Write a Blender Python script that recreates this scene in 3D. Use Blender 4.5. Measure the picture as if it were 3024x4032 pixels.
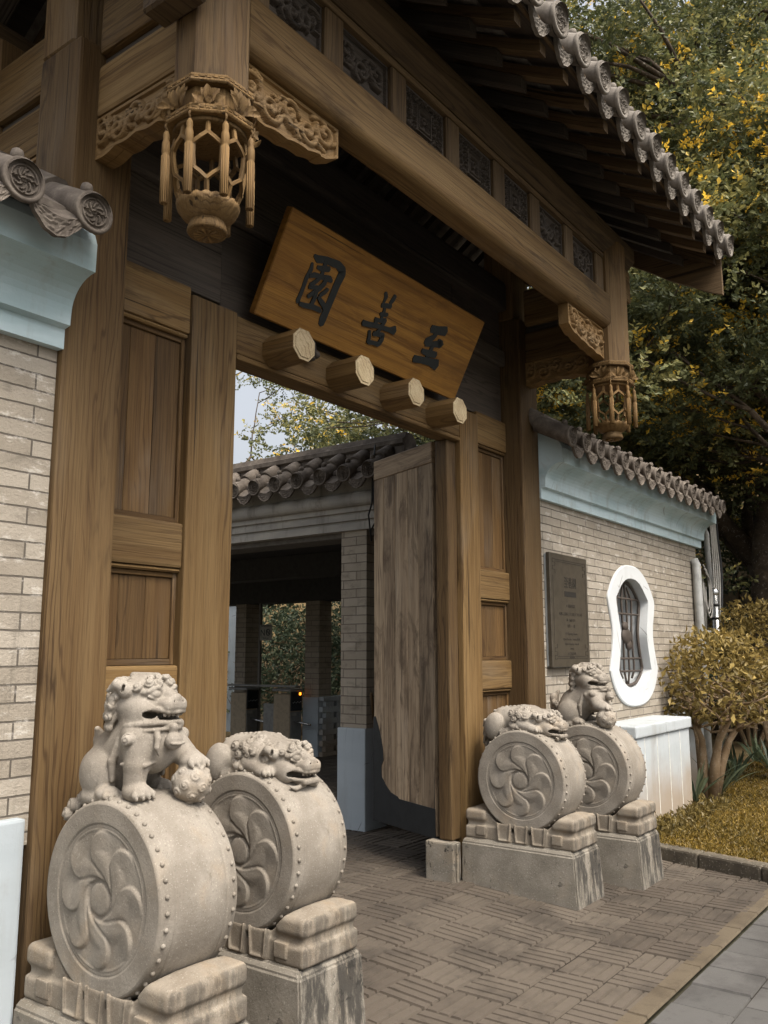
import bpy, bmesh, math, random
import numpy as np
from mathutils import Vector, Matrix
random.seed(7); rng = np.random.default_rng(7)
R = math.radians
for o in list(bpy.data.objects): bpy.data.objects.remove(o)
sc = bpy.context.scene
COL = sc.collection

# ------------------------------------------------------------------ camera, sky, sun, exposure
cam_d = bpy.data.cameras.new('camera'); cam = bpy.data.objects.new('camera', cam_d); COL.objects.link(cam)
yaw, pitch, roll = R(53.336), R(9.33), R(-0.101)
fw = Vector((math.sin(yaw)*math.cos(pitch), math.cos(yaw)*math.cos(pitch), math.sin(pitch)))
r0 = Vector((math.cos(yaw), -math.sin(yaw), 0)); u0 = r0.cross(fw)
rt = r0*math.cos(roll)+u0*math.sin(roll); up = u0*math.cos(roll)-r0*math.sin(roll)
M = Matrix(((rt.x, up.x, -fw.x, -4.367), (rt.y, up.y, -fw.y, -2.823), (rt.z, up.z, -fw.z, 1.656), (0, 0, 0, 1)))
cam.matrix_world = M
cam_d.sensor_fit = 'VERTICAL'; cam_d.sensor_height = 24.0; cam_d.lens = 24.0*3390.09/4032
cam_d.clip_start = 0.05; cam_d.clip_end = 1200
sc.camera = cam
SUN_EL, SUN_AZ = R(56), R(196)     # azimuth clockwise from +Y
w = bpy.data.worlds.new("World"); sc.world = w; w.use_nodes = True
nt = w.node_tree; nt.nodes.clear()
sky = nt.nodes.new('ShaderNodeTexSky'); sky.sky_type = 'NISHITA'; sky.sun_disc = False
sky.sun_elevation = SUN_EL; sky.sun_rotation = SUN_AZ; sky.air_density = 1.0; sky.dust_density = 6.0; sky.ozone_density = 1.0
hs = nt.nodes.new('ShaderNodeHueSaturation'); hs.inputs['Saturation'].default_value = 0.30
bg = nt.nodes.new('ShaderNodeBackground'); bg.inputs['Strength'].default_value = 0.15
wo = nt.nodes.new('ShaderNodeOutputWorld')
# overcast: the cloud layer is about three times brighter overhead than at the horizon
tc = nt.nodes.new('ShaderNodeTexCoord'); sp_ = nt.nodes.new('ShaderNodeSeparateXYZ'); nt.links.new(tc.outputs['Generated'], sp_.inputs[0])
mr = nt.nodes.new('ShaderNodeMapRange'); nt.links.new(sp_.outputs[2], mr.inputs[0]); mr.inputs[1].default_value = 0.0; mr.inputs[2].default_value = 0.9; mr.inputs[3].default_value = 0.80; mr.inputs[4].default_value = 1.7
vm = nt.nodes.new('ShaderNodeVectorMath'); vm.operation = 'SCALE'; nt.links.new(hs.outputs[0], vm.inputs[0]); nt.links.new(mr.outputs[0], vm.inputs['Scale'])
nt.links.new(sky.outputs[0], hs.inputs['Color']); nt.links.new(vm.outputs[0], bg.inputs['Color']); nt.links.new(bg.outputs[0], wo.inputs['Surface'])
sun_d = bpy.data.lights.new('sun', 'SUN'); sun_d.energy = 1.9; sun_d.angle = R(18); sun_d.color = (1.0, 0.90, 0.76)
sun = bpy.data.objects.new('sun', sun_d); COL.objects.link(sun)
sd = Vector((math.sin(SUN_AZ)*math.cos(SUN_EL), math.cos(SUN_AZ)*math.cos(SUN_EL), math.sin(SUN_EL)))
sun.rotation_euler = (-sd).to_track_quat('-Z', 'Y').to_euler(); sun.location = sd*30
sc.view_settings.view_transform = 'Standard'; sc.view_settings.look = 'None'; sc.view_settings.gamma = 1.0
sc.view_settings.use_curve_mapping = False; sc.view_settings.exposure = 0.62
sc.cycles.max_bounces = 8; sc.cycles.diffuse_bounces = 4

# ------------------------------------------------------------------ mesh helpers
WL = {}                                           # world position of each empty / parent
class MB:
    def __init__(s): s.v = []; s.f = []; s.g = []; s.sm = []
    def add(s, vs, fs, gs=None, smooth=False):
        n = len(s.v); s.v += [tuple(p) for p in vs]; s.f += [tuple(i+n for i in f) for f in fs]
        s.g += [tuple(p) for p in (gs if gs is not None else vs)]; s.sm += [smooth]*len(fs)
    def box(s, x0, x1, y0, y1, z0, z1, ax='z', bev=0.008, mat=None, seg=1):
        """bevelled box, wood grain along ax"""
        c = ((x0+x1)/2, (y0+y1)/2, (z0+z1)/2); d = (abs(x1-x0), abs(y1-y0), abs(z1-z0))
        bev = min(bev, min(d)*0.45)
        bm = bmesh.new(); bmesh.ops.create_cube(bm, size=1.0)
        for v in bm.verts: v.co = Vector((v.co.x*d[0], v.co.y*d[1], v.co.z*d[2]))
        if bev > 0.0005: bmesh.ops.bevel(bm, geom=bm.edges[:], offset=bev, segments=seg, profile=0.6, affect='EDGES')
        off = (random.uniform(-9, 9), random.uniform(-9, 9), random.uniform(-9, 9))
        vs, gs = [], []
        for i, v in enumerate(bm.verts):
            v.index = i; p = v.co.copy()
            gl = {'z': (p.x, p.y, p.z), 'x': (p.y, p.z, p.x), 'y': (p.x, p.z, p.y)}[ax]
            gs.append((gl[0]+off[0], gl[1]+off[1], gl[2]+off[2]))
            p = p+Vector(c)
            if mat is not None: p = mat @ p
            vs.append(p)
        s.add(vs, [[v.index for v in f.verts] for f in bm.faces], gs); bm.free(); return s
    def prism(s, poly, lo, hi, axis='y', mat=None, smooth=False, grain=None):
        """poly of 2D points extruded along axis; (a,b) map to the other two axes in order x,y,z"""
        n = len(poly)
        def P(a, b, t):
            p = {'x': (t, a, b), 'y': (a, t, b), 'z': (a, b, t)}[axis]
            return mat @ Vector(p) if mat is not None else Vector(p)
        off = random.uniform(-9, 9)
        vs = [P(a, b, lo) for a, b in poly]+[P(a, b, hi) for a, b in poly]
        raw = [(a, b, lo) for a, b in poly]+[(a, b, hi) for a, b in poly]
        if grain == 'a': gs = [(b+off, t+off, a) for a, b, t in raw]
        elif grain == 'b': gs = [(a+off, t+off, b) for a, b, t in raw]
        else: gs = [(a+off, b+off, t) for a, b, t in raw]
        fs = [[i, (i+1) % n, n+(i+1) % n, n+i] for i in range(n)]
        s.add(vs, fs, gs, smooth); k = len(s.v)-2*n
        s.f += [tuple(k+i for i in reversed(range(n))), tuple(k+n+i for i in range(n))]; s.sm += [False, False]
        return s
    def lathe(s, prof, c=(0, 0, 0), axis='z', n=32, smooth=True, rot=0.0, caps=True):
        """prof list of (r, t) along axis"""
        vs, gs = [], []
        off = random.uniform(-9, 9)
        for r, t in prof:
            for i in range(n):
                a = 2*math.pi*i/n+rot; p = (r*math.cos(a), r*math.sin(a), t)
                q = {'z': p, 'x': (p[2], p[0], p[1]), 'y': (p[0], p[2], p[1])}[axis]
                vs.append((q[0]+c[0], q[1]+c[1], q[2]+c[2])); gs.append((p[0]+off, p[1]+off, p[2]))
        fs = []
        for j in range(len(prof)-1):
            for i in range(n):
                fs.append([j*n+i, j*n+(i+1) % n, (j+1)*n+(i+1) % n, (j+1)*n+i])
        s.add(vs, fs, gs, smooth); k = len(s.v)-len(vs)
        if caps:
            s.f += [tuple(k+i for i in reversed(range(n))), tuple(k+(len(prof)-1)*n+i for i in range(n))]; s.sm += [False, False]
        return s
    def tube(s, pts, r, n=8, smooth=True, caps=True, rot=0.0):
        pts = [Vector(p) for p in pts]; m = len(pts); rr = r if isinstance(r, (list, tuple)) else [r]*m
        vs, gs = [], []; L = 0; off = random.uniform(-9, 9); up_ = None
        for j, p in enumerate(pts):
            d = (pts[min(j+1, m-1)]-pts[max(j-1, 0)]).normalized()
            if up_ is None:
                up_ = Vector((0, 0, 1)) if abs(d.z) < 0.9 else Vector((0, 1, 0))
            a = d.cross(up_).normalized(); b = a.cross(d).normalized(); up_ = b
            if j: L += (p-pts[j-1]).length
            for i in range(n):
                t = 2*math.pi*i/n+rot; q = p+(a*math.cos(t)+b*math.sin(t))*rr[j]
                vs.append(q); gs.append((rr[j]*math.cos(t)+off, rr[j]*math.sin(t)+off, L+off))
        fs = [[j*n+i, j*n+(i+1) % n, (j+1)*n+(i+1) % n, (j+1)*n+i] for j in range(m-1) for i in range(n)]
        s.add(vs, fs, gs, smooth); k = len(s.v)-len(vs)
        if caps:
            s.f += [tuple(k+i for i in range(n)), tuple(k+(m-1)*n+i for i in reversed(range(n)))]; s.sm += [False, False]
        return s
    def grid(s, P, G=None, smooth=True, mask=None, close=False):
        """P (a,b,3) array of points -> quads"""
        a, b = P.shape[:2]; base = len(s.v)
        s.v += [tuple(p) for p in P.reshape(-1, 3)]; s.g += [tuple(p) for p in (P if G is None else G).reshape(-1, 3)]
        for i in range(a-1):
            for j in range(b if close else b-1):
                j2 = (j+1) % b
                if mask is None or mask[i, j]:
                    s.f.append((base+i*b+j, base+i*b+j2, base+(i+1)*b+j2, base+(i+1)*b+j)); s.sm.append(smooth)
        return s
    def ball(s, c, r, n=8, m=6):
        prof = [(max(1e-4, math.sin(math.pi*j/m)), -math.cos(math.pi*j/m)) for j in range(m+1)]
        rr = r if isinstance(r, tuple) else (r, r, r); vs = []
        for q, t in prof:
            for i in range(n):
                a = 2*math.pi*i/n; vs.append((c[0]+q*math.cos(a)*rr[0], c[1]+q*math.sin(a)*rr[1], c[2]+t*rr[2]))
        s.add(vs, [[j*n+i, j*n+(i+1) % n, (j+1)*n+(i+1) % n, (j+1)*n+i] for j in range(m) for i in range(n)], None, True); return s
    def mesh(s, name, mat, origin=(0, 0, 0)):
        me = bpy.data.meshes.new(name); o = Vector(origin)
        me.from_pydata([(p[0]-o.x, p[1]-o.y, p[2]-o.z) for p in s.v], [], s.f)
        at = me.attributes.new('gc', 'FLOAT_VECTOR', 'POINT'); at.data.foreach_set('vector', np.array(s.g, dtype=np.float32).ravel())
        me.polygons.foreach_set('use_smooth', s.sm)
        bm = bmesh.new(); bm.from_mesh(me); bmesh.ops.recalc_face_normals(bm, faces=bm.faces); bm.to_mesh(me); bm.free()
        if mat: me.materials.append(mat)
        me.update(); return me

def link(name, me, parent=None, loc=None):
    o = bpy.data.objects.new(name, me); COL.objects.link(o)
    if parent is not None:
        o.parent = parent
        pl = WL[parent]
        wl = Vector(loc) if loc is not None else pl
        o.location = wl-pl; WL[o] = wl
    else:
        o.location = loc or (0, 0, 0); WL[o] = Vector(o.location)
    return o
def part(name, mb, mat, parent, label=None):
    """geometry given in world coordinates, becomes a child mesh"""
    o = link(name, mb.mesh(name, mat, WL[parent]), parent)
    if label: o['label'] = label
    return o
def tag(o, label, cat, group=None):
    o['label'] = label; o['category'] = cat
    if group: o['group'] = group
    return o
def thing(name, loc, label, cat, group=None):
    o = bpy.data.objects.new(name, None); COL.objects.link(o); o.empty_display_size = .1; o.location = loc; WL[o] = Vector(loc)
    return tag(o, label, cat, group)
def solo(name, mb, mat, loc, label=None, cat=None, group=None, kind=None):
    o = link(name, mb.mesh(name, mat, loc), None, loc)
    if label: tag(o, label, cat, group)
    if kind: o['kind'] = kind
    return o
def np_mesh(name, V, Fq, G, mat, smooth=False):
    me = bpy.data.meshes.new(name); V = np.asarray(V, np.float32); Fq = np.asarray(Fq, np.int32); k = Fq.shape[1]
    me.vertices.add(len(V)); me.vertices.foreach_set('co', V.ravel())
    me.loops.add(Fq.size); me.loops.foreach_set('vertex_index', Fq.ravel())
    me.polygons.add(len(Fq)); me.polygons.foreach_set('loop_start', np.arange(0, Fq.size, k, dtype=np.int32))
    me.polygons.foreach_set('use_smooth', np.full(len(Fq), smooth))
    me.update(calc_edges=True); me.validate()
    at = me.attributes.new('gc', 'FLOAT_VECTOR', 'POINT'); at.data.foreach_set('vector', np.asarray(G, np.float32).ravel())
    me.materials.append(mat); return me

# ------------------------------------------------------------------ materials
def srgb(r, g, b):
    f = lambda c: (c/255/12.92 if c/255 <= .04045 else ((c/255+.055)/1.055)**2.4)
    return (f(r), f(g), f(b), 1)
class NT:
    def __init__(s, name, rough=0.8, spec=0.3):
        s.m = bpy.data.materials.new(name); s.m.use_nodes = True; s.t = s.m.node_tree; s.t.nodes.clear()
        s.b = s.n('ShaderNodeBsdfPrincipled'); s.o = s.n('ShaderNodeOutputMaterial'); s.l(s.b.outputs[0], s.o.inputs[0])
        s.b.inputs['Roughness'].default_value = rough; s.b.inputs['Specular IOR Level'].default_value = spec
    def n(s, t): return s.t.nodes.new(t)
    def l(s, a, b): s.t.links.new(a, b)
    def set(s, inp, v):
        if hasattr(v, 'is_output') or isinstance(v, bpy.types.NodeSocket): s.l(v, inp)
        else: inp.default_value = v
    def gc(s): n = s.n('ShaderNodeAttribute'); n.attribute_name = 'gc'; return n.outputs['Vector']
    def objc(s): return s.n('ShaderNodeTexCoord').outputs['Object']
    def pos(s): return s.n('ShaderNodeNewGeometry').outputs['Position']
    def nrm(s): return s.n('ShaderNodeNewGeometry').outputs['Normal']
    def map(s, v, sc_=(1, 1, 1), loc=(0, 0, 0), rot=(0, 0, 0)):
        n = s.n('ShaderNodeMapping'); s.l(v, n.inputs[0]); n.inputs['Scale'].default_value = sc_; n.inputs['Location'].default_value = loc; n.inputs['Rotation'].default_value = rot
        return n.outputs[0]
    def noise(s, v, scale, detail=3, rough=.55, dist=0):
        n = s.n('ShaderNodeTexNoise'); s.l(v, n.inputs['Vector']); n.inputs['Scale'].default_value = scale; n.inputs['Detail'].default_value = detail
        n.inputs['Roughness'].default_value = rough; n.inputs['Distortion'].default_value = dist; return n.outputs['Fac']
    def vor(s, v, scale, feat='F1', out='Distance'):
        n = s.n('ShaderNodeTexVoronoi'); n.feature = feat; s.l(v, n.inputs['Vector']); n.inputs['Scale'].default_value = scale; return n.outputs[out]
    def math(s, op, a, b=0.0, c=0.0):
        n = s.n('ShaderNodeMath'); n.operation = op; s.set(n.inputs[0], a); s.set(n.inputs[1], b); s.set(n.inputs[2], c); return n.outputs[0]
    def ramp(s, f, stops, interp='LINEAR'):
        n = s.n('ShaderNodeValToRGB'); n.color_ramp.interpolation = interp; e = n.color_ramp.elements
        while len(e) > 1: e.remove(e[-1])
        e[0].position = stops[0][0]; e[0].color = stops[0][1]
        for p, c in stops[1:]: k = e.new(p); k.color = c
        s.l(f, n.inputs[0]); return n.outputs[0]
    def step(s, f, a, b): 
        n = s.n('ShaderNodeMapRange'); n.interpolation_type = 'SMOOTHSTEP'; s.l(f, n.inputs[0]); n.inputs[1].default_value = a; n.inputs[2].default_value = b; return n.outputs[0]
    def mix(s, f, a, b, mode='MIX'):
        n = s.n('ShaderNodeMix'); n.data_type = 'RGBA'; n.blend_type = mode; s.set(n.inputs[0], f); s.set(n.inputs[6], a); s.set(n.inputs[7], b); return n.outputs[2]
    def sep(s, v): n = s.n('ShaderNodeSeparateXYZ'); s.l(v, n.inputs[0]); return n.outputs
    def comb(s, x, y, z): n = s.n('ShaderNodeCombineXYZ'); s.set(n.inputs[0], x); s.set(n.inputs[1], y); s.set(n.inputs[2], z); return n.outputs[0]
    def bump(s, h, strength=.3, dist=.01, prev=None):
        n = s.n('ShaderNodeBump'); n.inputs['Strength'].default_value = strength; n.inputs['Distance'].default_value = dist; s.l(h, n.inputs['Height'])
        if prev is not None: s.l(prev, n.inputs['Normal'])
        return n.outputs[0]
    def done(s, col, nor=None, rough=None):
        s.set(s.b.inputs['Base Color'], col)
        if nor is not None: s.l(nor, s.b.inputs['Normal'])
        if rough is not None: s.set(s.b.inputs['Roughness'], rough)
        return s.m
def g4(v, k=1): return (v[0]*k, v[1]*k, v[2]*k, 1)

def wood(name, light, mid, dark, grey=0.3, ring=22.0, stain=0.5, greycol=(.17, .14, .105, 1), rough=.72, patch=0.0):
    m = NT(name, rough, .25); g = m.gc()
    slow = m.map(g, (1, 1, .11)); warp = m.noise(slow, 3.2, 4, .55, .3); fine = m.noise(m.map(g, (1, 1, .035)), 40, 3, .6)
    x = m.sep(g)
    ph = m.math('ADD', m.math('MULTIPLY', x[0], ring), m.math('MULTIPLY', x[1], ring*.8))
    ph = m.math('ADD', m.math('ADD', ph, m.math('MULTIPLY', warp, ring*.34)), m.math('MULTIPLY', fine, .9))
    fr = m.math('FRACT', ph)
    band = m.math('MULTIPLY', m.math('ABSOLUTE', m.math('SUBTRACT', fr, .5)), 2)
    fib = m.noise(m.map(g, (1, 1, .015)), 170, 3, .65)
    big = m.noise(m.map(g, (1, 1, .35)), 2.2, 4, .6)
    piece = m.noise(m.map(g, (1, 1, 0)), .33, 0, .5)
    tone = m.noise(m.map(g, (1, 1, .04)), 12, 4, .65)
    col = m.mix(m.step(tone, .34, .66), light, mid)
    late = m.math('MULTIPLY', m.step(band, .42, .02), m.step(m.noise(m.map(g, (1, 1, .08)), 6, 2), .35, .62))
    col = m.mix(m.math('MULTIPLY', late, .80), col, dark)
    col = m.mix(m.math('MULTIPLY', m.step(fib, .47, .66), .42), col, dark)
    col = m.mix(m.math('MULTIPLY', m.step(big, .5, .78), grey), col, greycol)
    st = m.noise(m.map(g, (1, 1, .22)), 4.5, 5, .7)
    col = m.mix(m.math('MULTIPLY', m.step(st, .56, .74), stain), col, g4(dark, .45))
    if patch > 0:                        # big weather marks
        pn = m.noise(m.map(g, (1.6, 1.6, .55)), 2.6, 5, .72, .8); col = m.mix(m.math('MULTIPLY', m.step(pn, .47, .66), patch), col, g4(dark, .9))
    rays = m.noise(m.map(g, (1, 1, .03)), 60, 3, .7); col = m.mix(m.math('MULTIPLY', m.step(rays, .50, .72), .40), col, g4(dark, .8))
    pk = m.math('ADD', m.math('MULTIPLY', m.step(piece, .3, .7), .55), .72); pc = m.comb(pk, pk, pk); col = m.mix(1.0, col, pc, 'MULTIPLY')
    crack = m.noise(m.map(g, (30, 30, .45)), 1.0, 2, .4)
    cr = m.step(crack, .30, .25)
    col = m.mix(m.math('MULTIPLY', cr, .8), col, g4(dark, .2))
    nb = m.bump(m.math('SUBTRACT', m.math('SUBTRACT', m.math('ADD', fib, rays), m.math('MULTIPLY', late, .5)), cr), .5, .005)
    return m.done(col, nb)
W_POST = wood('wood_golden', (0.1387, 0.0866, 0.0367, 1), (0.1082, 0.0624, 0.0237, 1), (0.0511, 0.0266, 0.0100, 1), grey=.35, stain=.75, ring=38)
W_BEAM = wood('wood_brown_beam', (0.1841, 0.1156, 0.0472, 1), (0.1336, 0.0766, 0.0264, 1), (0.0624, 0.0326, 0.0106, 1), grey=.45, ring=30, stain=.75)
W_BEAM_SHADE = wood('wood_beam_shade', (0.1201, 0.0780, 0.0383, 1), (0.0875, 0.0543, 0.0257, 1), (0.0424, 0.0256, 0.0129, 1), grey=.45, ring=30, stain=.6, greycol=(0.0861, 0.0663, 0.0464, 1))  # beam wood again, darkened: the shade under the eaves is in its colour
W_PANEL = wood('wood_dull_panel', (0.1196, 0.0686, 0.0253, 1), (0.0881, 0.0474, 0.0160, 1), (0.0443, 0.0219, 0.0072, 1), grey=.5, ring=40, stain=.5)
W_DOOR = wood('wood_weathered_door', (0.4271, 0.3211, 0.2090, 1), (0.2893, 0.2067, 0.1301, 1), (0.0914, 0.0596, 0.0361, 1), grey=.4, ring=26, stain=1.0, greycol=(0.3816, 0.3112, 0.2285, 1), patch=.75)
W_CARVE = wood('wood_carved', (0.1979, 0.1203, 0.0461, 1), (0.1583, 0.0908, 0.0306, 1), (0.0933, 0.0501, 0.0164, 1), grey=.3, ring=44, stain=.25)
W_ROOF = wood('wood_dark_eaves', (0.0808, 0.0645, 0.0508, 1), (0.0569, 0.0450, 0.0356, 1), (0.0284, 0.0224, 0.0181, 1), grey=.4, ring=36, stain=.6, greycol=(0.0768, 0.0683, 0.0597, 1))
W_SIGN = wood('wood_sign_orange', (0.2448, 0.1192, 0.0235, 1), (0.1919, 0.0874, 0.0161, 1), (0.1125, 0.0490, 0.0094, 1), grey=.45, ring=14, stain=.55, greycol=(0.0761, 0.0411, 0.0146, 1), rough=.6, patch=.5)
W_CUT = wood('wood_cut_end', (0.4560, 0.3648, 0.2244, 1), (0.3942, 0.3029, 0.1765, 1), (0.2493, 0.1791, 0.1019, 1), grey=.2, ring=26, stain=.25)

def stone(name, c1, c2, dirt=.5, dirtcol=(.05, .045, .035, 1), grain=420, topdark=0.0, warm=(.30, .21, .12, 1), warmk=.3, seed=0.0, moss=0.0):
    m = NT(name, .85, .2); p = m.objc()
    sp = m.noise(p, grain*.30, 4, .8); bg_ = m.noise(p, 5, 4, .6)
    col = m.mix(m.step(bg_, .35, .65), c1, c2)
    col = m.mix(m.math('MULTIPLY', m.step(sp, .56, .68), .55), col, g4(c1, .45))
    col = m.mix(m.math('MULTIPLY', m.step(m.noise(p, grain*.36, 3, .7), .58, .67), .34), col, (.50, .46, .39, 1))
    wn = m.noise(p, 3.1, 4, .65, .4); col = m.mix(m.math('MULTIPLY', m.step(wn, .52, .72), warmk), col, warm)
    st = m.noise(m.map(p, (1, 1, .5), (seed, seed, 0)), 5.5, 7, .74, .25)
    col = m.mix(m.math('MULTIPLY', m.step(st, .58, .72), dirt), col, dirtcol)
    pits = m.step(m.vor(p, 95), .10, .05)
    pm = m.step(m.noise(p, 9, 3), .52, .62)
    pit = m.math('MULTIPLY', pits, pm); col = m.mix(m.math('MULTIPLY', pit, .6), col, g4(c1, .3))
    if topdark > 0:                      # grime streaks that ran down the faces
        z = m.sep(m.nrm())[2]
        streak = m.noise(m.map(p, (9, 9, 2.2)), 1.5, 7, .74)
        f = m.math('MULTIPLY', m.math('MULTIPLY', m.step(streak, .40, .58), topdark), m.step(m.sep(m.nrm())[1], -.45, -.8)); col = m.mix(f, col, (.035, .032, .028, 1))
    if moss > 0:                         # round black lichen spots in patches
        ls = m.step(m.noise(p, 16, 4, .7), .58, .64); lm_ = m.step(m.noise(p, 3.2, 3), .50, .60); col = m.mix(m.math('MULTIPLY', m.math('MULTIPLY', ls, lm_), moss), col, (.028, .026, .022, 1))
    nb = m.bump(m.math('SUBTRACT', m.math('ADD', m.math('MULTIPLY', sp, .6), m.noise(p, 60, 4, .7)), pit), .4, .006)
    return m.done(col, nb)
S_DRUM = stone('granite_drum', (0.1894, 0.1644, 0.1330, 1), (0.2577, 0.2286, 0.1898, 1), dirt=.75, warmk=.30)
S_LION = stone('granite_lion', (0.2072, 0.1798, 0.1461, 1), (0.2914, 0.2596, 0.2181, 1), dirt=.7, warmk=.3)
S_PED = stone('granite_pedestal', (0.1834, 0.1519, 0.1155, 1), (0.2549, 0.2186, 0.1710, 1), dirt=.9, topdark=.55, warmk=.4)
S_PLINTH = stone('concrete_plinth', (0.1637, 0.1451, 0.1168, 1), (0.2197, 0.1958, 0.1603, 1), dirt=.85, topdark=.9, grain=260, warmk=.2, moss=.85)
S_KERB = stone('mossy_kerb', (0.0660, 0.0550, 0.0413, 1), (0.1100, 0.0935, 0.0688, 1), dirt=.8, grain=160, warmk=.4)

def bricks(name, c1, c2, mortar, bw=.27, bh=.073, white=.35):
    m = NT(name, .9, .15); g = m.gc()
    b = m.n('ShaderNodeTexBrick'); b.offset = .5; b.inputs['Scale'].default_value = 1; b.inputs['Brick Width'].default_value = bw; b.inputs['Row Height'].default_value = bh
    b.inputs['Mortar Size'].default_value = .0042; b.inputs['Mortar Smooth'].default_value = .25; b.inputs['Bias'].default_value = 0
    wob = m.noise(g, 6, 2); gg = m.n('ShaderNodeVectorMath'); gg.operation = 'ADD'; m.l(g, gg.inputs[0])
    m.l(m.comb(0.0, m.math('MULTIPLY', m.math('SUBTRACT', wob, .5), .008), 0.0), gg.inputs[1])
    m.l(gg.outputs[0], b.inputs['Vector']); b.inputs['Color1'].default_value = c1; b.inputs['Color2'].default_value = c2; b.inputs['Mortar'].default_value = mortar
    col = b.outputs['Color']; mo = b.outputs['Fac']
    st = m.noise(m.map(g, (1, 1.6, 1)), 4.0, 6, .7); col = m.mix(m.math('MULTIPLY', m.step(st, .50, .72), .62), col, g4(c1, .45))
    wh = m.noise(m.map(g, (1, 2.2, 1), (5, 3, 0)), 7.0, 6, .75); f = m.math('MULTIPLY', m.step(wh, .54, .66), white); col = m.mix(f, col, (.62, .58, .52, 1))
    streak = m.noise(m.map(g, (9, .5, 1)), 2, 4, .7); col = m.mix(m.math('MULTIPLY', m.step(streak, .56, .72), .35), col, g4(c1, .4))
    h = m.math('SUBTRACT', m.math('MULTIPLY', m.noise(g, 70, 4, .7), .35), mo)
    return m.done(col, m.bump(h, 1.0, .016))
M_BRICK = bricks('grey_brick', (0.2640, 0.2280, 0.1800, 1), (0.3440, 0.3040, 0.2480, 1), (0.1040, 0.0896, 0.0736, 1), bw=.37, white=.45)
M_BRICK_IN = bricks('tan_brick_pillar', (0.2805, 0.2380, 0.1827, 1), (0.3400, 0.2932, 0.2295, 1), (0.1360, 0.1105, 0.0892, 1), bw=.31, bh=.084, white=.08)

def plaster(name, base, tint, dirt, k=.6, warmlow=None):
    m = NT(name, .75, .25); p = m.pos()
    n1 = m.noise(m.map(p, (.6, .6, 2.2)), 2.4, 4, .55, .2); col = m.mix(m.math('MULTIPLY', m.step(n1, .38, .68), k), base, tint)
    n0 = m.noise(m.map(p, (2.5, 2.5, .35)), 2.2, 5, .68); col = m.mix(m.math('MULTIPLY', m.step(n0, .52, .72), .5*k), col, dirt)
    n2 = m.noise(m.map(p, (1, 1, .5)), 6, 6, .72, .3); col = m.mix(m.math('MULTIPLY', m.step(n2, .55, .72), .6*k), col, dirt)
    n3 = m.noise(m.map(p, (6, 6, .5)), 1.5, 5, .7); col = m.mix(m.math('MULTIPLY', m.step(n3, .56, .70), .35*k), col, g4(dirt, .6))
    ck = m.step(m.vor(m.map(p, (1, 1, .7)), 2.2, 'DISTANCE_TO_EDGE'), .010, .003); cm = m.step(m.noise(p, 1.7, 2), .55, .62)
    col = m.mix(m.math('MULTIPLY', m.math('MULTIPLY', ck, cm), .7), col, (.12, .11, .10, 1))
    if warmlow is not None:
        z = m.sep(p)[2]; f = m.math('MULTIPLY', m.step(m.math('ADD', z, m.math('MULTIPLY', m.noise(p, 2.5, 4), .5)), 1.0, .45), .75); col = m.mix(f, col, warmlow)
    return m.done(col, m.bump(m.noise(p, 45, 5, .7), .15, .008))
M_CORN = plaster('painted_plaster_pale_blue', (.50, .60, .62, 1), (.31, .42, .44, 1), (.27, .25, .215, 1), .75)
M_CORN_IN = plaster('weathered_plaster', (.38, .35, .30, 1), (.27, .255, .23, 1), (.13, .115, .10, 1), .85)
M_WHITE = plaster('white_plaster', (0.3655, 0.4037, 0.4250, 1), (0.3145, 0.3527, 0.3740, 1), (0.2465, 0.2338, 0.2040, 1), .5)
M_LEDGE = plaster('white_ledge_plaster', (0.3910, 0.4165, 0.4250, 1), (0.3315, 0.3570, 0.3612, 1), (0.2295, 0.2082, 0.1700, 1), .6, warmlow=(0.2550, 0.1785, 0.1020, 1))
M_FRAME = plaster('white_window_surround', (0.5280, 0.5412, 0.5412, 1), (0.4752, 0.4928, 0.5016, 1), (0.3168, 0.2992, 0.2684, 1), .35)

def tilem():
    m = NT('grey_clay_tile', .85, .2); p = m.pos()
    n = m.noise(p, 8, 5, .7); col = m.ramp(n, [(.3, (.065, .052, .042, 1)), (.55, (.13, .108, .088, 1)), (.75, (.24, .205, .165, 1))])
    return m.done(col, m.bump(m.noise(p, 120, 4, .7), .35, .005))
M_TILE = tilem()
def tilelight():
    m = NT('weathered_light_tile', .85, .2); p = m.pos()
    n = m.noise(p, 9, 5, .7); col = m.ramp(n, [(.28, (.075, .064, .052, 1)), (.5, (.145, .126, .105, 1)), (.75, (.25, .222, .19, 1))])
    return m.done(col, m.bump(m.noise(p, 120, 4, .7), .35, .005))
M_TILE2 = tilelight()

def paving(name, a, b_, dark):
    m = NT(name, .82, .3); g = m.gc(); p = m.pos(); z = m.sep(g)[2]
    col = m.mix(z, a, b_)
    n = m.noise(p, 1.7, 6, .7); col = m.mix(m.math('MULTIPLY', m.step(n, .46, .66), .7), col, dark); n3 = m.noise(p, 9, 5, .7); col = m.mix(m.math('MULTIPLY', m.step(n3, .54, .70), .45), col, dark)
    n2 = m.noise(p, 220, 3, .7); col = m.mix(m.math('MULTIPLY', m.step(n2, .55, .7), .35), col, g4(b_, 1.35))
    sp = m.step(m.noise(p, 34, 3, .6), .70, .75); col = m.mix(m.math('MULTIPLY', sp, .7), col, (.05, .045, .04, 1))
    return m.done(col, m.bump(m.math('ADD', n2, m.noise(p, 30, 4)), .3, .006), m.math('ADD', m.math('MULTIPLY', n, -.35), .95))
M_PAVE = paving('brown_basketweave_paver', (0.0674, 0.0531, 0.0401, 1), (0.1013, 0.0822, 0.0626, 1), (0.0315, 0.0254, 0.0197, 1))
M_JOINT = NT('dark_joint_soil', .95).done((0.0220, 0.0168, 0.0120, 1))
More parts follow.
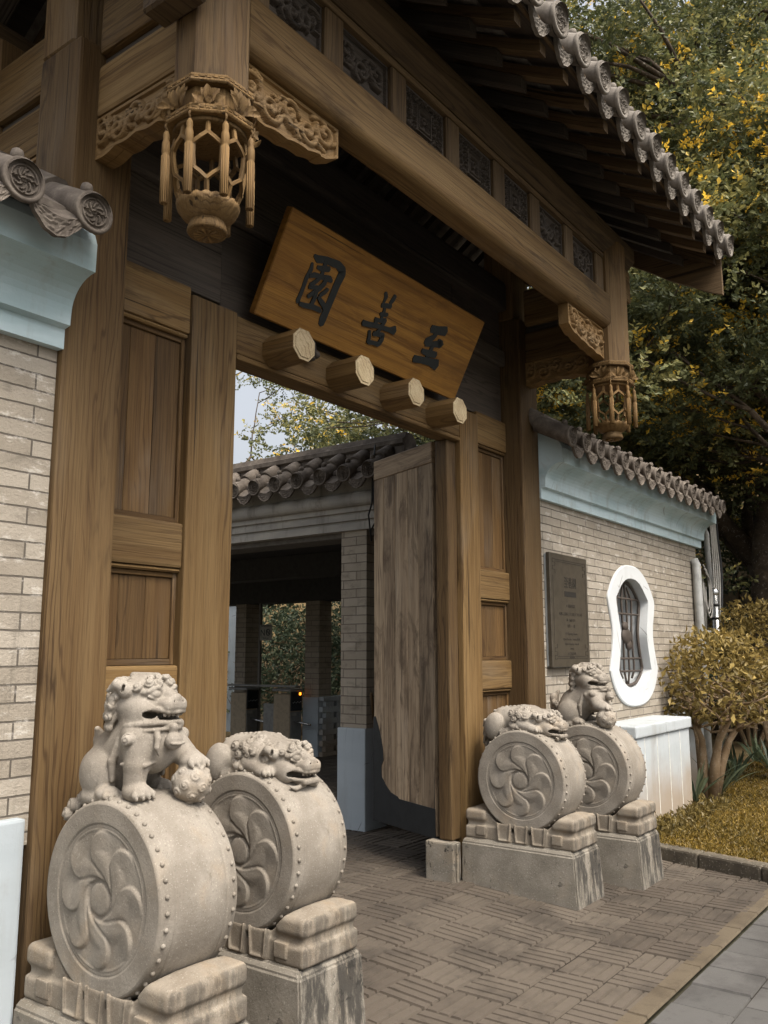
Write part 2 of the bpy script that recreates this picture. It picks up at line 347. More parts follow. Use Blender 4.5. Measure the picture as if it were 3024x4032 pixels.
M_WALK = paving('grey_sidewalk_paver', (0.0721, 0.0685, 0.0631, 1), (0.0973, 0.0919, 0.0847, 1), (0.0396, 0.0360, 0.0331, 1))
M_EDGE = paving('orange_edge_strip', (0.0906, 0.0689, 0.0432, 1), (0.1095, 0.0864, 0.0582, 1), (0.0482, 0.0354, 0.0225, 1))
def simple(name, col, rough=.6, metal=0.0, spec=.4, var=.25):
    m = NT(name, rough, spec); p = m.objc(); n = m.noise(p, 14, 4, .65)
    c = m.mix(m.step(n, .4, .7), col, g4(col, 1-var)); m.b.inputs['Metallic'].default_value = metal
    return m.done(c, m.bump(m.noise(p, 130, 3), .12, .004))
M_INK = simple('black_ink_paint', (.012, .015, .016, 1), .5)
M_IRON = simple('black_iron_sheet', (.022, .024, .025, 1), .5, .3)
M_STUD = simple('iron_nail_heads', (.26, .25, .23, 1), .4, .3)
M_BRONZE = simple('dark_bronze', (.075, .062, .045, 1), .48, .35)
M_BRONZE_D = simple('bronze_recess', (.018, .015, .012, 1), .6)
M_BRONZE_T = simple('bronze_faint_text', (.045, .037, .028, 1), .6)
M_PIPE = simple('grey_pvc_pipe', (.42, .42, .40, 1), .5)
M_CABLE = simple('pale_cable', (.40, .38, .34, 1), .6)
M_CABLE_D = simple('black_cable', (.02, .02, .02, 1), .6)
M_CHROME = simple('steel_pole', (.55, .55, .54, 1), .25, .9)
M_STEEL = simple('brushed_machine_panel', (.23, .225, .21, 1), .45, .3)
M_BEIGE = simple('beige_machine_side', (.33, .26, .17, 1), .55)
M_BLACKG = simple('black_reader_glass', (.012, .013, .016, 1), .2)
M_PAPER = simple('grey_notice_card', (.33, .32, .27, 1), .8)
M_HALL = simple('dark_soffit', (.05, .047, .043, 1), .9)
M_SOFFIT = simple('grey_lintel', (.16, .145, .125, 1), .9)
M_BARK = stone('tree_bark', (.045, .033, .022, 1), (.085, .062, .042, 1), dirt=.5, grain=60, warmk=.2)
M_BARK2 = stone('shrub_bark', (.20, .135, .075, 1), (.28, .20, .12, 1), dirt=.3, grain=90, warmk=.3)
M_LAMP = NT('amber_lamp', .4); M_LAMP.b.inputs['Emission Color'].default_value = (1, .28, .02, 1); M_LAMP.b.inputs['Emission Strength'].default_value = 2.2
M_LAMP = M_LAMP.done((.9, .3, .03, 1))
def leafm(name, stops, trans=.35):
    m = NT(name, .5, .35); g = m.sep(m.gc()); col = m.ramp(g[0], stops)
    m.b.inputs['Roughness'].default_value = .5
    tr = m.n('ShaderNodeBsdfTranslucent'); m.l(col, tr.inputs[0]); mx = m.n('ShaderNodeMixShader'); mx.inputs[0].default_value = trans
    m.l(m.b.outputs[0], mx.inputs[1]); m.l(tr.outputs[0], mx.inputs[2]); m.l(mx.outputs[0], m.o.inputs[0])
    return m.done(col)
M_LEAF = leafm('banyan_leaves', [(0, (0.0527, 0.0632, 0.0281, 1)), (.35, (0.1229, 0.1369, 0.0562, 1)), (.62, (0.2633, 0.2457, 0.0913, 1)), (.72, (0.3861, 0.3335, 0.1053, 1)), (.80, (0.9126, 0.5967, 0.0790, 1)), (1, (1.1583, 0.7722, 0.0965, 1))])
M_LEAF_G = leafm('garden_leaves', [(0, (0.0243, 0.0378, 0.0243, 1)), (.5, (0.0743, 0.1013, 0.0567, 1)), (1, (0.2295, 0.2565, 0.1485, 1))])
M_LEAF_S = leafm('shrub_leaves', [(0, (.075, .058, .020, 1)), (.4, (.20, .148, .045, 1)), (.75, (.35, .255, .08, 1)), (1, (.52, .37, .12, 1))])
M_GRASS = leafm('lawn_blades', [(0, (.075, .056, .014, 1)), (.5, (.190, .130, .026, 1)), (1, (.36, .235, .05, 1))])
M_SOIL = simple('lawn_soil', (.13, .088, .035, 1), .95)
M_GROUND = simple('far_ground', (.07, .065, .04, 1), .95)
M_ROCK = stone('bank_rock', (.13, .105, .07, 1), (.20, .165, .115, 1), dirt=.6, grain=60)
# ------------------------------------------------------------------ carved stone: signed-distance sculpting -> mesh
class SDF:
    def __init__(s, lo, hi, h):
        s.h = h; s.lo = np.array(lo, float); n = np.ceil((np.array(hi)-s.lo)/h).astype(int)+1
        s.ax = [s.lo[i]+h*np.arange(n[i]) for i in range(3)]; s.D = np.full(n, 1.0, np.float32)
    def win(s, c0, c1):
        sl = tuple(slice(max(0, int((c0[i]-s.lo[i])/s.h)-1), max(0, int((c1[i]-s.lo[i])/s.h)+3)) for i in range(3))
        X, Y, Z = np.meshgrid(*[s.ax[i][sl[i]] for i in range(3)], indexing='ij', sparse=True); return sl, X, Y, Z
    def put(s, sl, d, k, sub=False):
        a = s.D[sl]
        if a.size == 0: return
        if sub: d = -d; a = -a
        if k > 0:
            hh = np.clip(.5+.5*(d-a)/k, 0, 1); r = d*(1-hh)+a*hh-k*hh*(1-hh)
            if sub:    # smooth max of (a0, -d0): computed as -smin(-a0, d0)
                pass
        else: r = np.minimum(a, d)
        s.D[sl] = -r if sub else r
    def ell(s, c, r, k=.015, rot=None, sub=False):
        r = np.array(r, float); m = r.max()+k+.02; c = np.array(c, float)
        sl, X, Y, Z = s.win(c-m, c+m); X = X-c[0]; Y = Y-c[1]; Z = Z-c[2]
        if rot is not None:
            Q = np.array(Matrix.Rotation(rot[1], 3, rot[0]).transposed()); X, Y, Z = Q[0, 0]*X+Q[0, 1]*Y+Q[0, 2]*Z, Q[1, 0]*X+Q[1, 1]*Y+Q[1, 2]*Z, Q[2, 0]*X+Q[2, 1]*Y+Q[2, 2]*Z
        k0 = np.sqrt((X/r[0])**2+(Y/r[1])**2+(Z/r[2])**2)+1e-9; k1 = np.sqrt((X/r[0]**2)**2+(Y/r[1]**2)**2+(Z/r[2]**2)**2)+1e-9
        d = k0*(k0-1)/k1
        s.put(sl, -d if sub else d, k, False) if not sub else s.cut(sl, d, k)
    def cut(s, sl, d, k):
        a = s.D[sl]; b = -d
        if k > 0:
            hh = np.clip(.5-.5*(b-a)/k, 0, 1); s.D[sl] = b*(1-hh)+a*hh+k*hh*(1-hh)
        else: s.D[sl] = np.maximum(a, b)
    def cap(s, a, b, ra, rb=None, k=.012, sub=False):
        rb = ra if rb is None else rb; a = np.array(a, float); b = np.array(b, float); m = max(ra, rb)+k+.012
        sl, X, Y, Z = s.win(np.minimum(a, b)-m, np.maximum(a, b)+m); ba = b-a; L = ba@ba+1e-12
        t = np.clip(((X-a[0])*ba[0]+(Y-a[1])*ba[1]+(Z-a[2])*ba[2])/L, 0, 1)
        d = np.sqrt((X-a[0]-t*ba[0])**2+(Y-a[1]-t*ba[1])**2+(Z-a[2]-t*ba[2])**2)-(ra+(rb-ra)*t)
        if sub: s.cut(sl, d, k)
        else: s.put(sl, d, k)
    def path(s, pts, rs, k=.006, sub=False):
        rs = rs if isinstance(rs, (list, tuple)) else [rs]*len(pts)
        for i in range(len(pts)-1): s.cap(pts[i], pts[i+1], rs[i], rs[i+1], k, sub)
    def box(s, c, hs, rad=.01, k=.008, sub=False, rotz=0):
        c = np.array(c, float); hs = np.array(hs, float); m = np.linalg.norm(hs)+k+.02 if rotz else None
        mm = hs+k+.02 if m is None else np.array([m, m, m]); sl, X, Y, Z = s.win(c-mm, c+mm); X = X-c[0]; Y = Y-c[1]; Z = Z-c[2]
        if rotz: X, Y = X*math.cos(rotz)+Y*math.sin(rotz), -X*math.sin(rotz)+Y*math.cos(rotz)
        qx, qy, qz = np.abs(X)-hs[0]+rad, np.abs(Y)-hs[1]+rad, np.abs(Z)-hs[2]+rad
        d = np.sqrt(np.maximum(qx, 0)**2+np.maximum(qy, 0)**2+np.maximum(qz, 0)**2)+np.minimum(np.maximum(qx, np.maximum(qy, qz)), 0)-rad
        if sub: s.cut(sl, d, k)
        else: s.put(sl, d, k)
    def curl(s, c, r, nrm, k=.004, turns=1.6, ph=0.0):
        """a carved hair curl: flattened knob with a spiral groove"""
        c = np.array(c, float); n = np.array(nrm, float); n /= np.linalg.norm(n); m = r*1.2+k+.006
        t1 = np.cross(n, (0.13, .2, 1.0)); t1 /= np.linalg.norm(t1); t2 = np.cross(n, t1)
        sl, X, Y, Z = s.win(c-m, c+m); X = X-c[0]; Y = Y-c[1]; Z = Z-c[2]
        u = X*t1[0]+Y*t1[1]+Z*t1[2]; v = X*t2[0]+Y*t2[1]+Z*t2[2]; q = X*n[0]+Y*n[1]+Z*n[2]
        rho = np.sqrt(u*u+v*v); d = np.sqrt(rho**2+(q*1.25)**2)-r
        sp = np.cos(np.arctan2(v, u)+rho/r*turns*2*math.pi+ph); d = d+r*.13*sp*np.clip(rho/r*3, 0, 1)
        s.put(sl, d, k)
    def mesh(s):
        D = s.D; n = D.shape; ins = D < 0
        cnt = np.zeros(tuple(i-1 for i in n), np.int8)
        for dx in (0, 1):
            for dy in (0, 1):
                for dz in (0, 1): cnt += ins[dx:n[0]-1+dx, dy:n[1]-1+dy, dz:n[2]-1+dz]
        act = np.argwhere((cnt > 0) & (cnt < 8)); idx = np.full(cnt.shape, -1, np.int64); idx[act[:, 0], act[:, 1], act[:, 2]] = np.arange(len(act))
        acc = np.zeros((len(act), 3)); num = np.zeros(len(act))
        cor = [(0, 0, 0), (1, 0, 0), (0, 1, 0), (1, 1, 0), (0, 0, 1), (1, 0, 1), (0, 1, 1), (1, 1, 1)]
        val = [D[act[:, 0]+c[0], act[:, 1]+c[1], act[:, 2]+c[2]] for c in cor]
        for i in range(8):
            for j in range(i+1, 8):
                if sum(abs(cor[i][q]-cor[j][q]) for q in range(3)) != 1: continue
                a, b = val[i], val[j]; mk = (a < 0) != (b < 0); t = np.where(mk, a/(a-b+1e-12), 0)
                for q in range(3): acc[:, q] += np.where(mk, cor[i][q]+t*(cor[j][q]-cor[i][q]), 0)
                num += mk
        V = s.lo+(act+acc/num[:, None])*s.h
        F = []
        for ax in range(3):
            o1, o2 = [(1, 2), (2, 0), (0, 1)][ax]
            sa = [slice(None)]*3; sb = [slice(None)]*3; sa[ax] = slice(0, n[ax]-1); sb[ax] = slice(1, n[ax])
            e = np.argwhere(ins[tuple(sa)] != ins[tuple(sb)])
            e = e[(e[:, o1] > 0) & (e[:, o2] > 0) & (e[:, o1] < n[o1]-1) & (e[:, o2] < n[o2]-1)]
            flip = ins[tuple(sa)][e[:, 0], e[:, 1], e[:, 2]]
            qd = []
            for d1, d2 in ((1, 1), (0, 1), (0, 0), (1, 0)):
                p = e.copy(); p[:, o1] -= d1; p[:, o2] -= d2; qd.append(idx[p[:, 0], p[:, 1], p[:, 2]])
            q = np.stack(qd, 1); q[~flip] = q[~flip][:, ::-1]; F.append(q)
        F = np.concatenate(F); F = F[(F >= 0).all(1)]
        return V, F

def head(s, c, yawh=0.0, sc_=1.0, beard=True, lie=False):
    """guardian lion head, facing -Y, centre c"""
    cy, sy = math.cos(yawh), math.sin(yawh)
    def T(p):
        x, y, z = p[0]*sc_, p[1], p[2]*sc_; y = (y if y > -.06 else -.06+(y+.06)*.74)*sc_; return (c[0]+x*cy-y*sy, c[1]+x*sy+y*cy, c[2]+z)
    S = lambda r: tuple(q*sc_ for q in r) if isinstance(r, tuple) else r*sc_
    ez = ('Z', yawh)
    s.ell(T((0, .01, .0)), S((.108, .10, .088)), .02, ez)
    s.ell(T((0, .0, .045)), S((.098, .088, .058)), .02, ez)                 # crown of the head
    s.ell(T((0, -.068, .042)), S((.092, .04, .026)), .012, ez)              # brow
    for q in (-1, 1):
        s.ell(T((q*.078, -.05, -.03)), S((.036, .055, .05)), .015, ez)      # cheek
    s.box(T((0, -.122, -.004)), S((.060, .056, .026)), .022*sc_, .012, rotz=yawh)   # muzzle
    s.ell(T((0, -.170, .020)), S((.030, .020, .020)), .006, ez)
    for q in (-1, 1): s.ell(T((q*.030, -.166, .013)), S((.019, .018, .015)), .005, ez); s.ell(T((q*.026, -.184, .008)), S((.007, .007, .006)), .002, ez, sub=True)
    s.path([T((0, -.13, .03)), T((0, -.085, .045))], [S(.026), S(.020)], .01)
    s.box(T((0, -.105, -.072)), S((.054, .058, .014)), .012*sc_, .010, rotz=yawh)   # lower jaw
    s.box(T((0, -.140, -.044)), S((.060, .075, .0125)), .008*sc_, .003, sub=True, rotz=yawh)  # open mouth
    for q in (-1, 1):
        s.ell(T((q*.076, -.080, -.034)), S((.030, .040, .021)), .003, ez, sub=True)
        s.path([T((0, -.186, -.028)), T((q*.045, -.176, -.026)), T((q*.066, -.135, -.016)), T((q*.080, -.095, -.012)), T((q*.094, -.060, -.008)), T((q*.098, -.040, -.026)), T((q*.090, -.052, -.050))], S((.008, .009, .010, .011, .011, .010, .010)), .004)
        s.path([T((0, -.166, -.064)), T((q*.045, -.158, -.064)), T((q*.066, -.115, -.060)), T((q*.086, -.068, -.056))], S((.008, .009, .009, .010)), .004)
        for t in range(3): s.ell(T((q*(.012+.018*t), -.172+.006*t, -.037)), S((.008, .006, .008)), .002, ez)     # teeth
        s.ell(T((q*.050, -.100, .036)), S((.023, .020, .019)), .003, ez)                                           # eye
        s.path([T((q*.022, -.112, .044)), T((q*.05, -.114, .060)), T((q*.080, -.088, .046))], S((.008, .010, .008)), .003)
        s.path([T((q*.026, -.118, .026)), T((q*.05, -.116, .016)), T((q*.078, -.092, .028))], S((.005, .006, .005)), .003)
        s.curl(T((q*.030, -.098, .074)), S(.018), (q*.2*cy, -.8, .5), ph=q)                                         # brow curls
        s.curl(T((q*.062, -.078, .076)), S(.019), (q*.5, -.6, .5), ph=2*q)
        s.curl(T((q*.090, -.042, .062)), S(.019), (q*.8, -.4, .4), ph=q)
        s.curl(T((q*.018, -.088, .094)), S(.014), (q*.2, -.6, .7))
        s.curl(T((q*.048, -.070, .094)), S(.014), (q*.4, -.5, .7))
        s.path([T((q*.098, .0, .05)), T((q*.128, .02, .072)), T((q*.130, .055, .050))], S((.030, .018, .008)), .006) # ear
        s.ell(T((q*.118, .002, .058)), S((.012, .014, .018)), .004, ez, sub=True)
        # mane: rows of locks sweeping back from the cheek, curled ends
        for row, (zz, rr, ln) in enumerate(((.055, .106, .055), (.020, .114, .06), (-.018, .116, .06), (-.055, .110, .055))):
            for j in range(5):
                a = R(8+j*37+row*9)
                px, py = q*math.cos(a)*rr, .012+math.sin(a)*rr*.74
                if j == 4: px *= .6
                nx, ny = q*math.cos(a), math.sin(a)
                s.path([T((px*.92, py*.92, zz+.025)), T((px*1.04, py*1.04+.008, zz)), T((px*1.07, py*1.07+.012, zz-.022))], S((.017, .017, .013)), .004)
                s.curl(T((px*1.08, py*1.08+.012, zz-.026)), S(.0185), (nx*cy-ny*sy, nx*sy+ny*cy, -.1), ph=j+row)
    for j in range(9):
        a = j*2.4; rr = .012+.0085*j; s.curl(T((math.cos(a)*rr, .02+math.sin(a)*rr, .100-.25*rr)), S(.017), (0, .1, 1), ph=j)
    s.path([T((0, -.06, .10)), T((0, .05, .10))], [S(.012), S(.014)], .006)
    if beard:
        for q in (-1, 1):
            s.path([T((q*.076, -.045, -.092)), T((q*.092, -.052, -.120)), T((q*.084, -.075, -.150)), T((q*.092, -.070, -.185))], S((.015, .016, .012, .005)), .008)
    else:
        s.path([T((-.02, -.14, -.088)), T((-.075, -.13, -.098)), T((-.105, -.12, -.088))], S((.010, .012, .005)), .004)
        s.path([T((.02, -.14, -.088)), T((.06, -.14, -.092)), T((.08, -.15, -.078))], S((.010, .012, .006)), .004)

RB = .355
def zd(y): return math.sqrt(max(RB*RB-y*y, 0))-RB
def paw(s, c, r, yaw_=0.0, k=.006):
    s.ell(c, (r, r*1.15, r*.72), .012)
    for j in range(4):
        x = (j-1.5)*r*.52; y = -r*(1.02-.12*abs(j-1.5)); X = c[0]+x*math.cos(yaw_)-y*math.sin(yaw_); Y = c[1]+x*math.sin(yaw_)+y*math.cos(yaw_)
        s.cap((X*.5+c[0]*.5, Y*.5+c[1]*.5, c[2]+r*.30), (X, Y, c[2]-r*.10), r*.30, r*.27, .003)
        s.ell((X, Y-r*.18, c[2]-r*.30), (r*.10, r*.16, r*.18), .002)

def lion_sitting():
    s = SDF((-.26, -.34, -.15), (.26, .40, .52), .0034)
    s.ell((0, .155, .085), (.125, .112, .125), .02)
    s.cap((0, .13, .13), (0, .0, .215), .122, .112, .03)
    s.ell((0, -.035, .185), (.115, .090, .118), .03)
    s.cap((0, -.01, .24), (0, .005, .31), .108, .102, .02)
    for q in (-1, 1):
        s.ell((q*.105, .150, .065), (.055, .098, .098), .014, ('X', -.35))           # thigh
        s.cap((q*.118, .175, -.02), (q*.122, .075, -.015+zd(.08)), .036, .032, .012)
        paw(s, (q*.125, .062, .005+zd(.06)), .042)
    # standing fore leg (-x), raised fore leg on the ball (+x)
    s.cap((-.078, -.045, .20), (-.088, -.058, .11), .058, .047, .02); s.cap((-.088, -.058, .11), (-.092, -.052, .03), .047, .040, .01)
    paw(s, (-.092, -.070, .012), .050)
    s.path([(-.135, -.03, .115), (-.09, -.108, .11), (-.04, -.098, .118)], [.007, .008, .006], .004)   # skin fold above the foreleg
    s.cap((.080, -.05, .19), (.112, -.09, .135), .056, .046, .02); s.cap((.112, -.09, .135), (.108, -.13, .125), .044, .038, .01)
    s.ell((.102, -.150, .032), (.074, .074, .074), .004)
    paw(s, (.108, -.140, .112), .050)
    for j in range(26):                                                               # brocade-ball relief
        t = 2.39996*j; zz = 1-2*(j+.5)/26; rr = math.sqrt(1-zz*zz); n = (rr*math.cos(t), rr*math.sin(t), zz)
        if n[1] > .5: continue
        s.curl((.102+n[0]*.064, -.150+n[1]*.064, .032+n[2]*.064), .021, n, .005, ph=j)
    # collar, bell, side tassel and shoulder curls
    P = [(math.sin(a)*.108, -.030-math.cos(a)*.098, .252+.012*math.cos(a)) for a in np.linspace(-2.4, 2.4, 17)]
    s.path(P, .0105, .003); s.path([(p[0]*1.02, p[1]*1.02, p[2]-.024) for p in P], .0075, .003)
    s.ell((.010, -.148, .195), (.036, .030, .034), .004); s.path([(-.018, -.172, .188), (.010, -.180, .186), (.040, -.170, .188)], .0055, .002)
    s.cap((.010, -.140, .225), (.010, -.146, .245), .016, .018, .004)
    s.ell((-.122, -.055, .205), (.028, .030, .026), .004); s.curl((-.140, -.065, .205), .022, (-1, -.3, 0)); s.ell((.124, -.06, .21), (.026, .028, .026), .004)
    for q in (-1, 1):
        for j in range(4): s.curl((q*(.100+.004*j), .035+.016*j, .175-.034*j), .022, (q, .3, .1), ph=j)
        s.path([(q*.104, .03, .20), (q*.12, .05, .12), (q*.118, .045, .05)], [.012, .016, .010], .006)
    s.path([(-.045, -.11, .235), (-.052, -.132, .205), (-.062, -.138, .175), (-.052, -.138, .150)], [.013, .013, .010, .005], .004)
    # back bone, tail
    for j in range(8): y = .02+.032*j; s.ell((0, y, .305-.026*j-.0016*j*j), (.016, .017, .014), .006)
    s.path([(0, .265, .06), (.03, .30, .10), (.02, .31, .17), (-.02, .29, .22)], [.030, .036, .034, .012], .012)
    for j in range(7): s.curl((-.05+.022*j, .285+.01*math.sin(j), .03+.018*j), .026, (-.3+.1*j, 1, .2), ph=j)
    for j in range(5): s.curl((-.085-.012*j, .245+.012*j, -.045-.012*j+.02*(j % 2)), .026, (-1, .5, .2), ph=j)
    head(s, (0.0, .030, .330), R(14), 1.06)
    return s.mesh()

def lion_lying():
    s = SDF((-.24, -.46, -.27), (.24, .46, .24), .0034)
    s.ell((0, .225, .030+zd(.20)*.5), (.108, .110, .088), .03)
    s.cap((0, .20, .040), (0, -.01, .048), .092, .098, .03)
    s.cap((0, .01, .055), (0, -.06, .045), .092, .088, .03)
    for q in (-1, 1):
        s.ell((q*.104, .235, .000), (.052, .075, .100), .008, ('X', .25))
        s.cap((q*.12, .15, -.05), (q*.125, .07, -.012+zd(.07)), .036, .030, .012); paw(s, (q*.128, .055, .008+zd(.05)), .036)
        s.ell((q*.098, -.01, .05), (.045, .075, .065), .016)
        s.cap((q*.115, .01, .02), (q*.122, -.06, .0), .042, .036, .012); paw(s, (q*.128, -.095, .006+zd(.10)), .042)
        for j in range(4): s.curl((q*(.140-.004*j), .075-.02*(j % 2), .095-.036*j), .026, (q, .1, .2), ph=j)
        for j in range(3): s.curl((q*.132, .035-.02*j, .100-.02*j), .022, (q, 0, .3), ph=j)
        for j in range(4): s.curl((q*(.055+.024*j), -.01-.006*j, .124-.016*j), .026, (q*.5, -.1, 1), ph=j)
        for j in range(3): s.curl((q*(.03+.03*j), -.045, .120-.015*j), .024, (q*.4, -.2, 1), ph=j+2)
        for j in range(3): s.curl((q*(.02+.032*j), +.045, .136-.014*j), .022, (q*.4, 0, 1), ph=j+4)
    for j in range(9): y = .28-.032*j; s.ell((0, y, .122+.02*math.sin((.26-y)*5)-.25*max(y-.2, 0)), (.014, .018, .013), .006)
    head(s, (0, -.125, .018), R(3), .98, beard=False, lie=True)
    s.path([(0, .30, .03), (-.01, .345, -.02), (-.02, .345, -.09), (.0, .33, -.15)], [.028, .036, .034, .018], .010)
    for j in range(6): s.curl((-.045+.015*j, .355-.012*(j % 3), .0-.034*j), .030, (-.6+.2*j, 1, 0), ph=j)
    for q in (-1, 1):
        for j in range(3): s.path([(q*.02, .30, .05-.03*j), (q*.055, .335, .03-.05*j), (q*.045, .36, -.01-.06*j)], [.016, .015, .006], .005)
    return s.mesh()

def pedestal():
    """worn carved cradle under a drum: two moulded end blocks, a waist and a hanging cloth; origin at its bottom centre"""
    s = SDF((-.24, -.46, -.03), (.24, .50, .46), .006)
    s.box((0, .02, .045), (.175, .40, .05), .012, .004)
    for y0, hy in ((-.315, .075), (.36, .075)):
        s.box((0, y0, .043), (.186, hy+.012, .043), .016, .004)
        s.box((0, y0, .10), (.168, hy, .04), .012, .010)
        s.box((0, y0, .158), (.186, hy+.014, .042), .028, .010)
        s.ell((0, y0, .192), (.15, hy*.8, .022), .02)
    s.box((0, .02, .11), (.165, .33, .075), .015, .01)
    # cut the seat of the drum
    sl, X, Y, Z = s.win((-.3, -.5, -.1), (.3, .5, .6)); s.cut(sl, np.sqrt(Y*Y+(Z-.425)**2)-.362+0*X, .004)
    for q in (-1, 1):                                               # hanging cloth panels with raised hems
        for y0, y1 in ((-.19, -.075), (-.055, .055), (.075, .19)):
            x = q*.170
            s.box((x, (y0+y1)/2, .060), (.014, (y1-y0)/2, .062), .006, .003)
            for i, (a, b) in enumerate((((y0+.008, .125), (y0+.018, .012)), ((y0+.018, .012), (y1-.018, .012)), ((y1-.018, .012), (y1-.008, .125)))):
                s.cap((q*.186, a[0], a[1]), (q*.186, b[0], b[1]), .007, .007, .003)
        for y0, y1, sg in ((-.315, -.245, 1), (.36, .29, -1)):       # key-fret step on the end blocks
            s.box((q*.183, y0+sg*.045, .06), (.010, .038, .032), .004, .003)
    return s.mesh()

TH = .361; RD = .336
def drum_mesh():
    """drum along X; faces at +-TH/2 carved with an eight-blade whirl, barrel with two rows of studs"""
    mb = MB()
    prof = []
    for t in np.linspace(-1, 1, 61):
        r = RD+.022*(1-abs(t)**2.2)
        a = abs(abs(t)-.66)
        if a < .035: r -= .0075*(1-a/.035)
        prof.append((r, t*TH/2*.985))
    prof = [(RD-.008, -TH/2)]+prof+[(RD-.008, TH/2)]
    mb.lathe(prof, axis='x', n=112, caps=False)
    nr, na = 84, 256
    rr = np.concatenate([np.linspace(0, .78, 62), np.linspace(.79, 1, nr-62)])*(RD-.008); aa = np.linspace(0, 2*math.pi, na, endpoint=False)
    Rg, A = np.meshgrid(rr/RD, aa, indexing='ij'); U = Rg*np.cos(A); V = Rg*np.sin(A)
    H = np.zeros_like(U); sm = lambda x, a, b: (lambda t: t*t*(3-2*t))(np.clip((x-a)/(b-a), 0, 1))
    for q, wd in ((.735, .012), (.765, .010)): H -= .008*np.exp(-((Rg-q)/wd)**2)
    H -= .005*sm(Rg, .72, .70)
    hub = .175
    for b in range(8):
        t0 = b*math.pi/4
        pts = []
        for i in range(13):
            f = i/12; ang = t0+1.5*f**1.2; rad = .505*(1-f)+.195*f-.03*math.sin(math.pi*f); pts.append((rad*math.cos(ang), rad*math.sin(ang), .200*(1-f)**.95+.010))
        d = np.full_like(U, 9.)
        for (x, y, q), (x2, y2, q2) in zip(pts[:-1], pts[1:]):
            bx, by = x2-x, y2-y; L = bx*bx+by*by+1e-9; t = np.clip(((U-x)*bx+(V-y)*by)/L, 0, 1); d = np.minimum(d, np.hypot(U-x-t*bx, V-y-t*by)-(q+(q2-q)*t))
        # lobe swells toward its leading edge and drops sharply there
        dA = (A-t0-1.5*np.clip((.505-Rg)/.31, 0, 1)**1.2+math.pi) % (2*math.pi)-math.pi
        side = sm(-dA*Rg, -.16, .16)
        H = np.maximum(H, -.005+.0115*side*sm(-d, -.004, .030))
        H -= .0028*side*np.exp(-((d-.004)/.008)**2)
    H = np.where(Rg < hub, .010*np.sqrt(np.clip(1-(Rg/hub)**2, 0, 1))*.8-.001, H); H -= .007*np.exp(-((Rg-hub)/.010)**2); H -= .004*np.exp(-((Rg-hub-.028)/.008)**2)
    for sgn in (-1, 1):
        P = np.stack([sgn*(TH/2+H), U*RD*(1 if sgn < 0 else -1), V*RD], -1); mb.grid(P, close=True)
    for sgn in (-1, 1):
        x = sgn*TH/2*.85; rad = RD+.022*(1-.85**2.2)
        for i in range(40):
            a = 2*math.pi*i/40; mb.ball((x, math.cos(a)*rad, math.sin(a)*rad), .0095, 8, 4)
    return mb

def plinth_mb():
    mb = MB(); zt, b = .357, .03
    def ring(x, y0, y1, z): return [(-x, y0, z), (x, y0, z), (x, y1, z), (-x, y1, z)]
    rows = [ring(.222, -.425, .462, -.02), ring(.212, -.402, .462, zt-b), ring(.190, -.376, .448, zt)]
    vs = sum(rows, []); fs = [[j*4+i, j*4+(i+1) % 4, j*4+4+(i+1) % 4, j*4+4+i] for j in range(2) for i in range(4)]+[[8, 9, 10, 11], [3, 2, 1, 0]]
    mb.add(vs, fs); return mb

Vs, Fs = lion_sitting(); Vl, Fl = lion_lying(); Vp, Fp = pedestal()
ME_SIT = np_mesh('lion_sitting', Vs, Fs, Vs, S_LION, True); ME_LIE = np_mesh('lion_lying', Vl, Fl, Vl, S_LION, True)
ME_PED = np_mesh('pedestal', Vp, Fp, Vp, S_PED, True); ME_DRUM = drum_mesh().mesh('drum', S_DRUM)
ME_PL = plinth_mb().mesh('stone_plinth', S_PLINTH)
bm = bmesh.new(); bm.from_mesh(ME_PL); bmesh.ops.bevel(bm, geom=bm.edges[:], offset=.009, segments=2, affect='EDGES'); bm.to_mesh(ME_PL); bm.free()
def gz(y): return .06*min(max((y+.35)/.9, 0), 1)
DR = [(-2.155, -.025, 'sit', 1, 'stone drum with a sitting lion, against the pillar beside the white plastered wall base', 'grey concrete plinth under the sitting lion drum beside the white wall base'),
      (-1.312, .136, 'lie', 1, 'stone drum with a crouching lion, between the big sitting lion and the open doorway', 'streaked concrete plinth under the crouching lion drum nearest the sitting lion'),
      (1.363, .136, 'lie', -1, 'stone drum with a crouching lion in front of the open weathered door leaf', 'concrete plinth with black moss spots, beside the door leaf'),
      (2.103, -.025, 'sit', -1, 'stone drum with a sitting lion below the bronze wall plaque', 'concrete plinth with a black stained front, beside the lawn kerb')]
for x, y, kind, mx, lab, lab2 in DR:
    t = thing('stone_drum', (x, y, .357), lab, 'stone drum', 'stone lion drums flanking the gate')
    link('drum', ME_DRUM, t, (x, y, .78))
    p = link('pedestal', ME_PED, t, (x, y, .355))
    o = link('lion', ME_SIT if kind == 'sit' else ME_LIE, t, (x, y, .78+RB+.0)); o.scale = (mx, 1, 1)
    o['label'] = 'sitting carved lion' if kind == 'sit' else 'crouching carved lion'
    pl = link('stone_plinth', ME_PL, None, (x, y, 0)); tag(pl, lab2, 'plinth', 'concrete plinths under the lion drums')
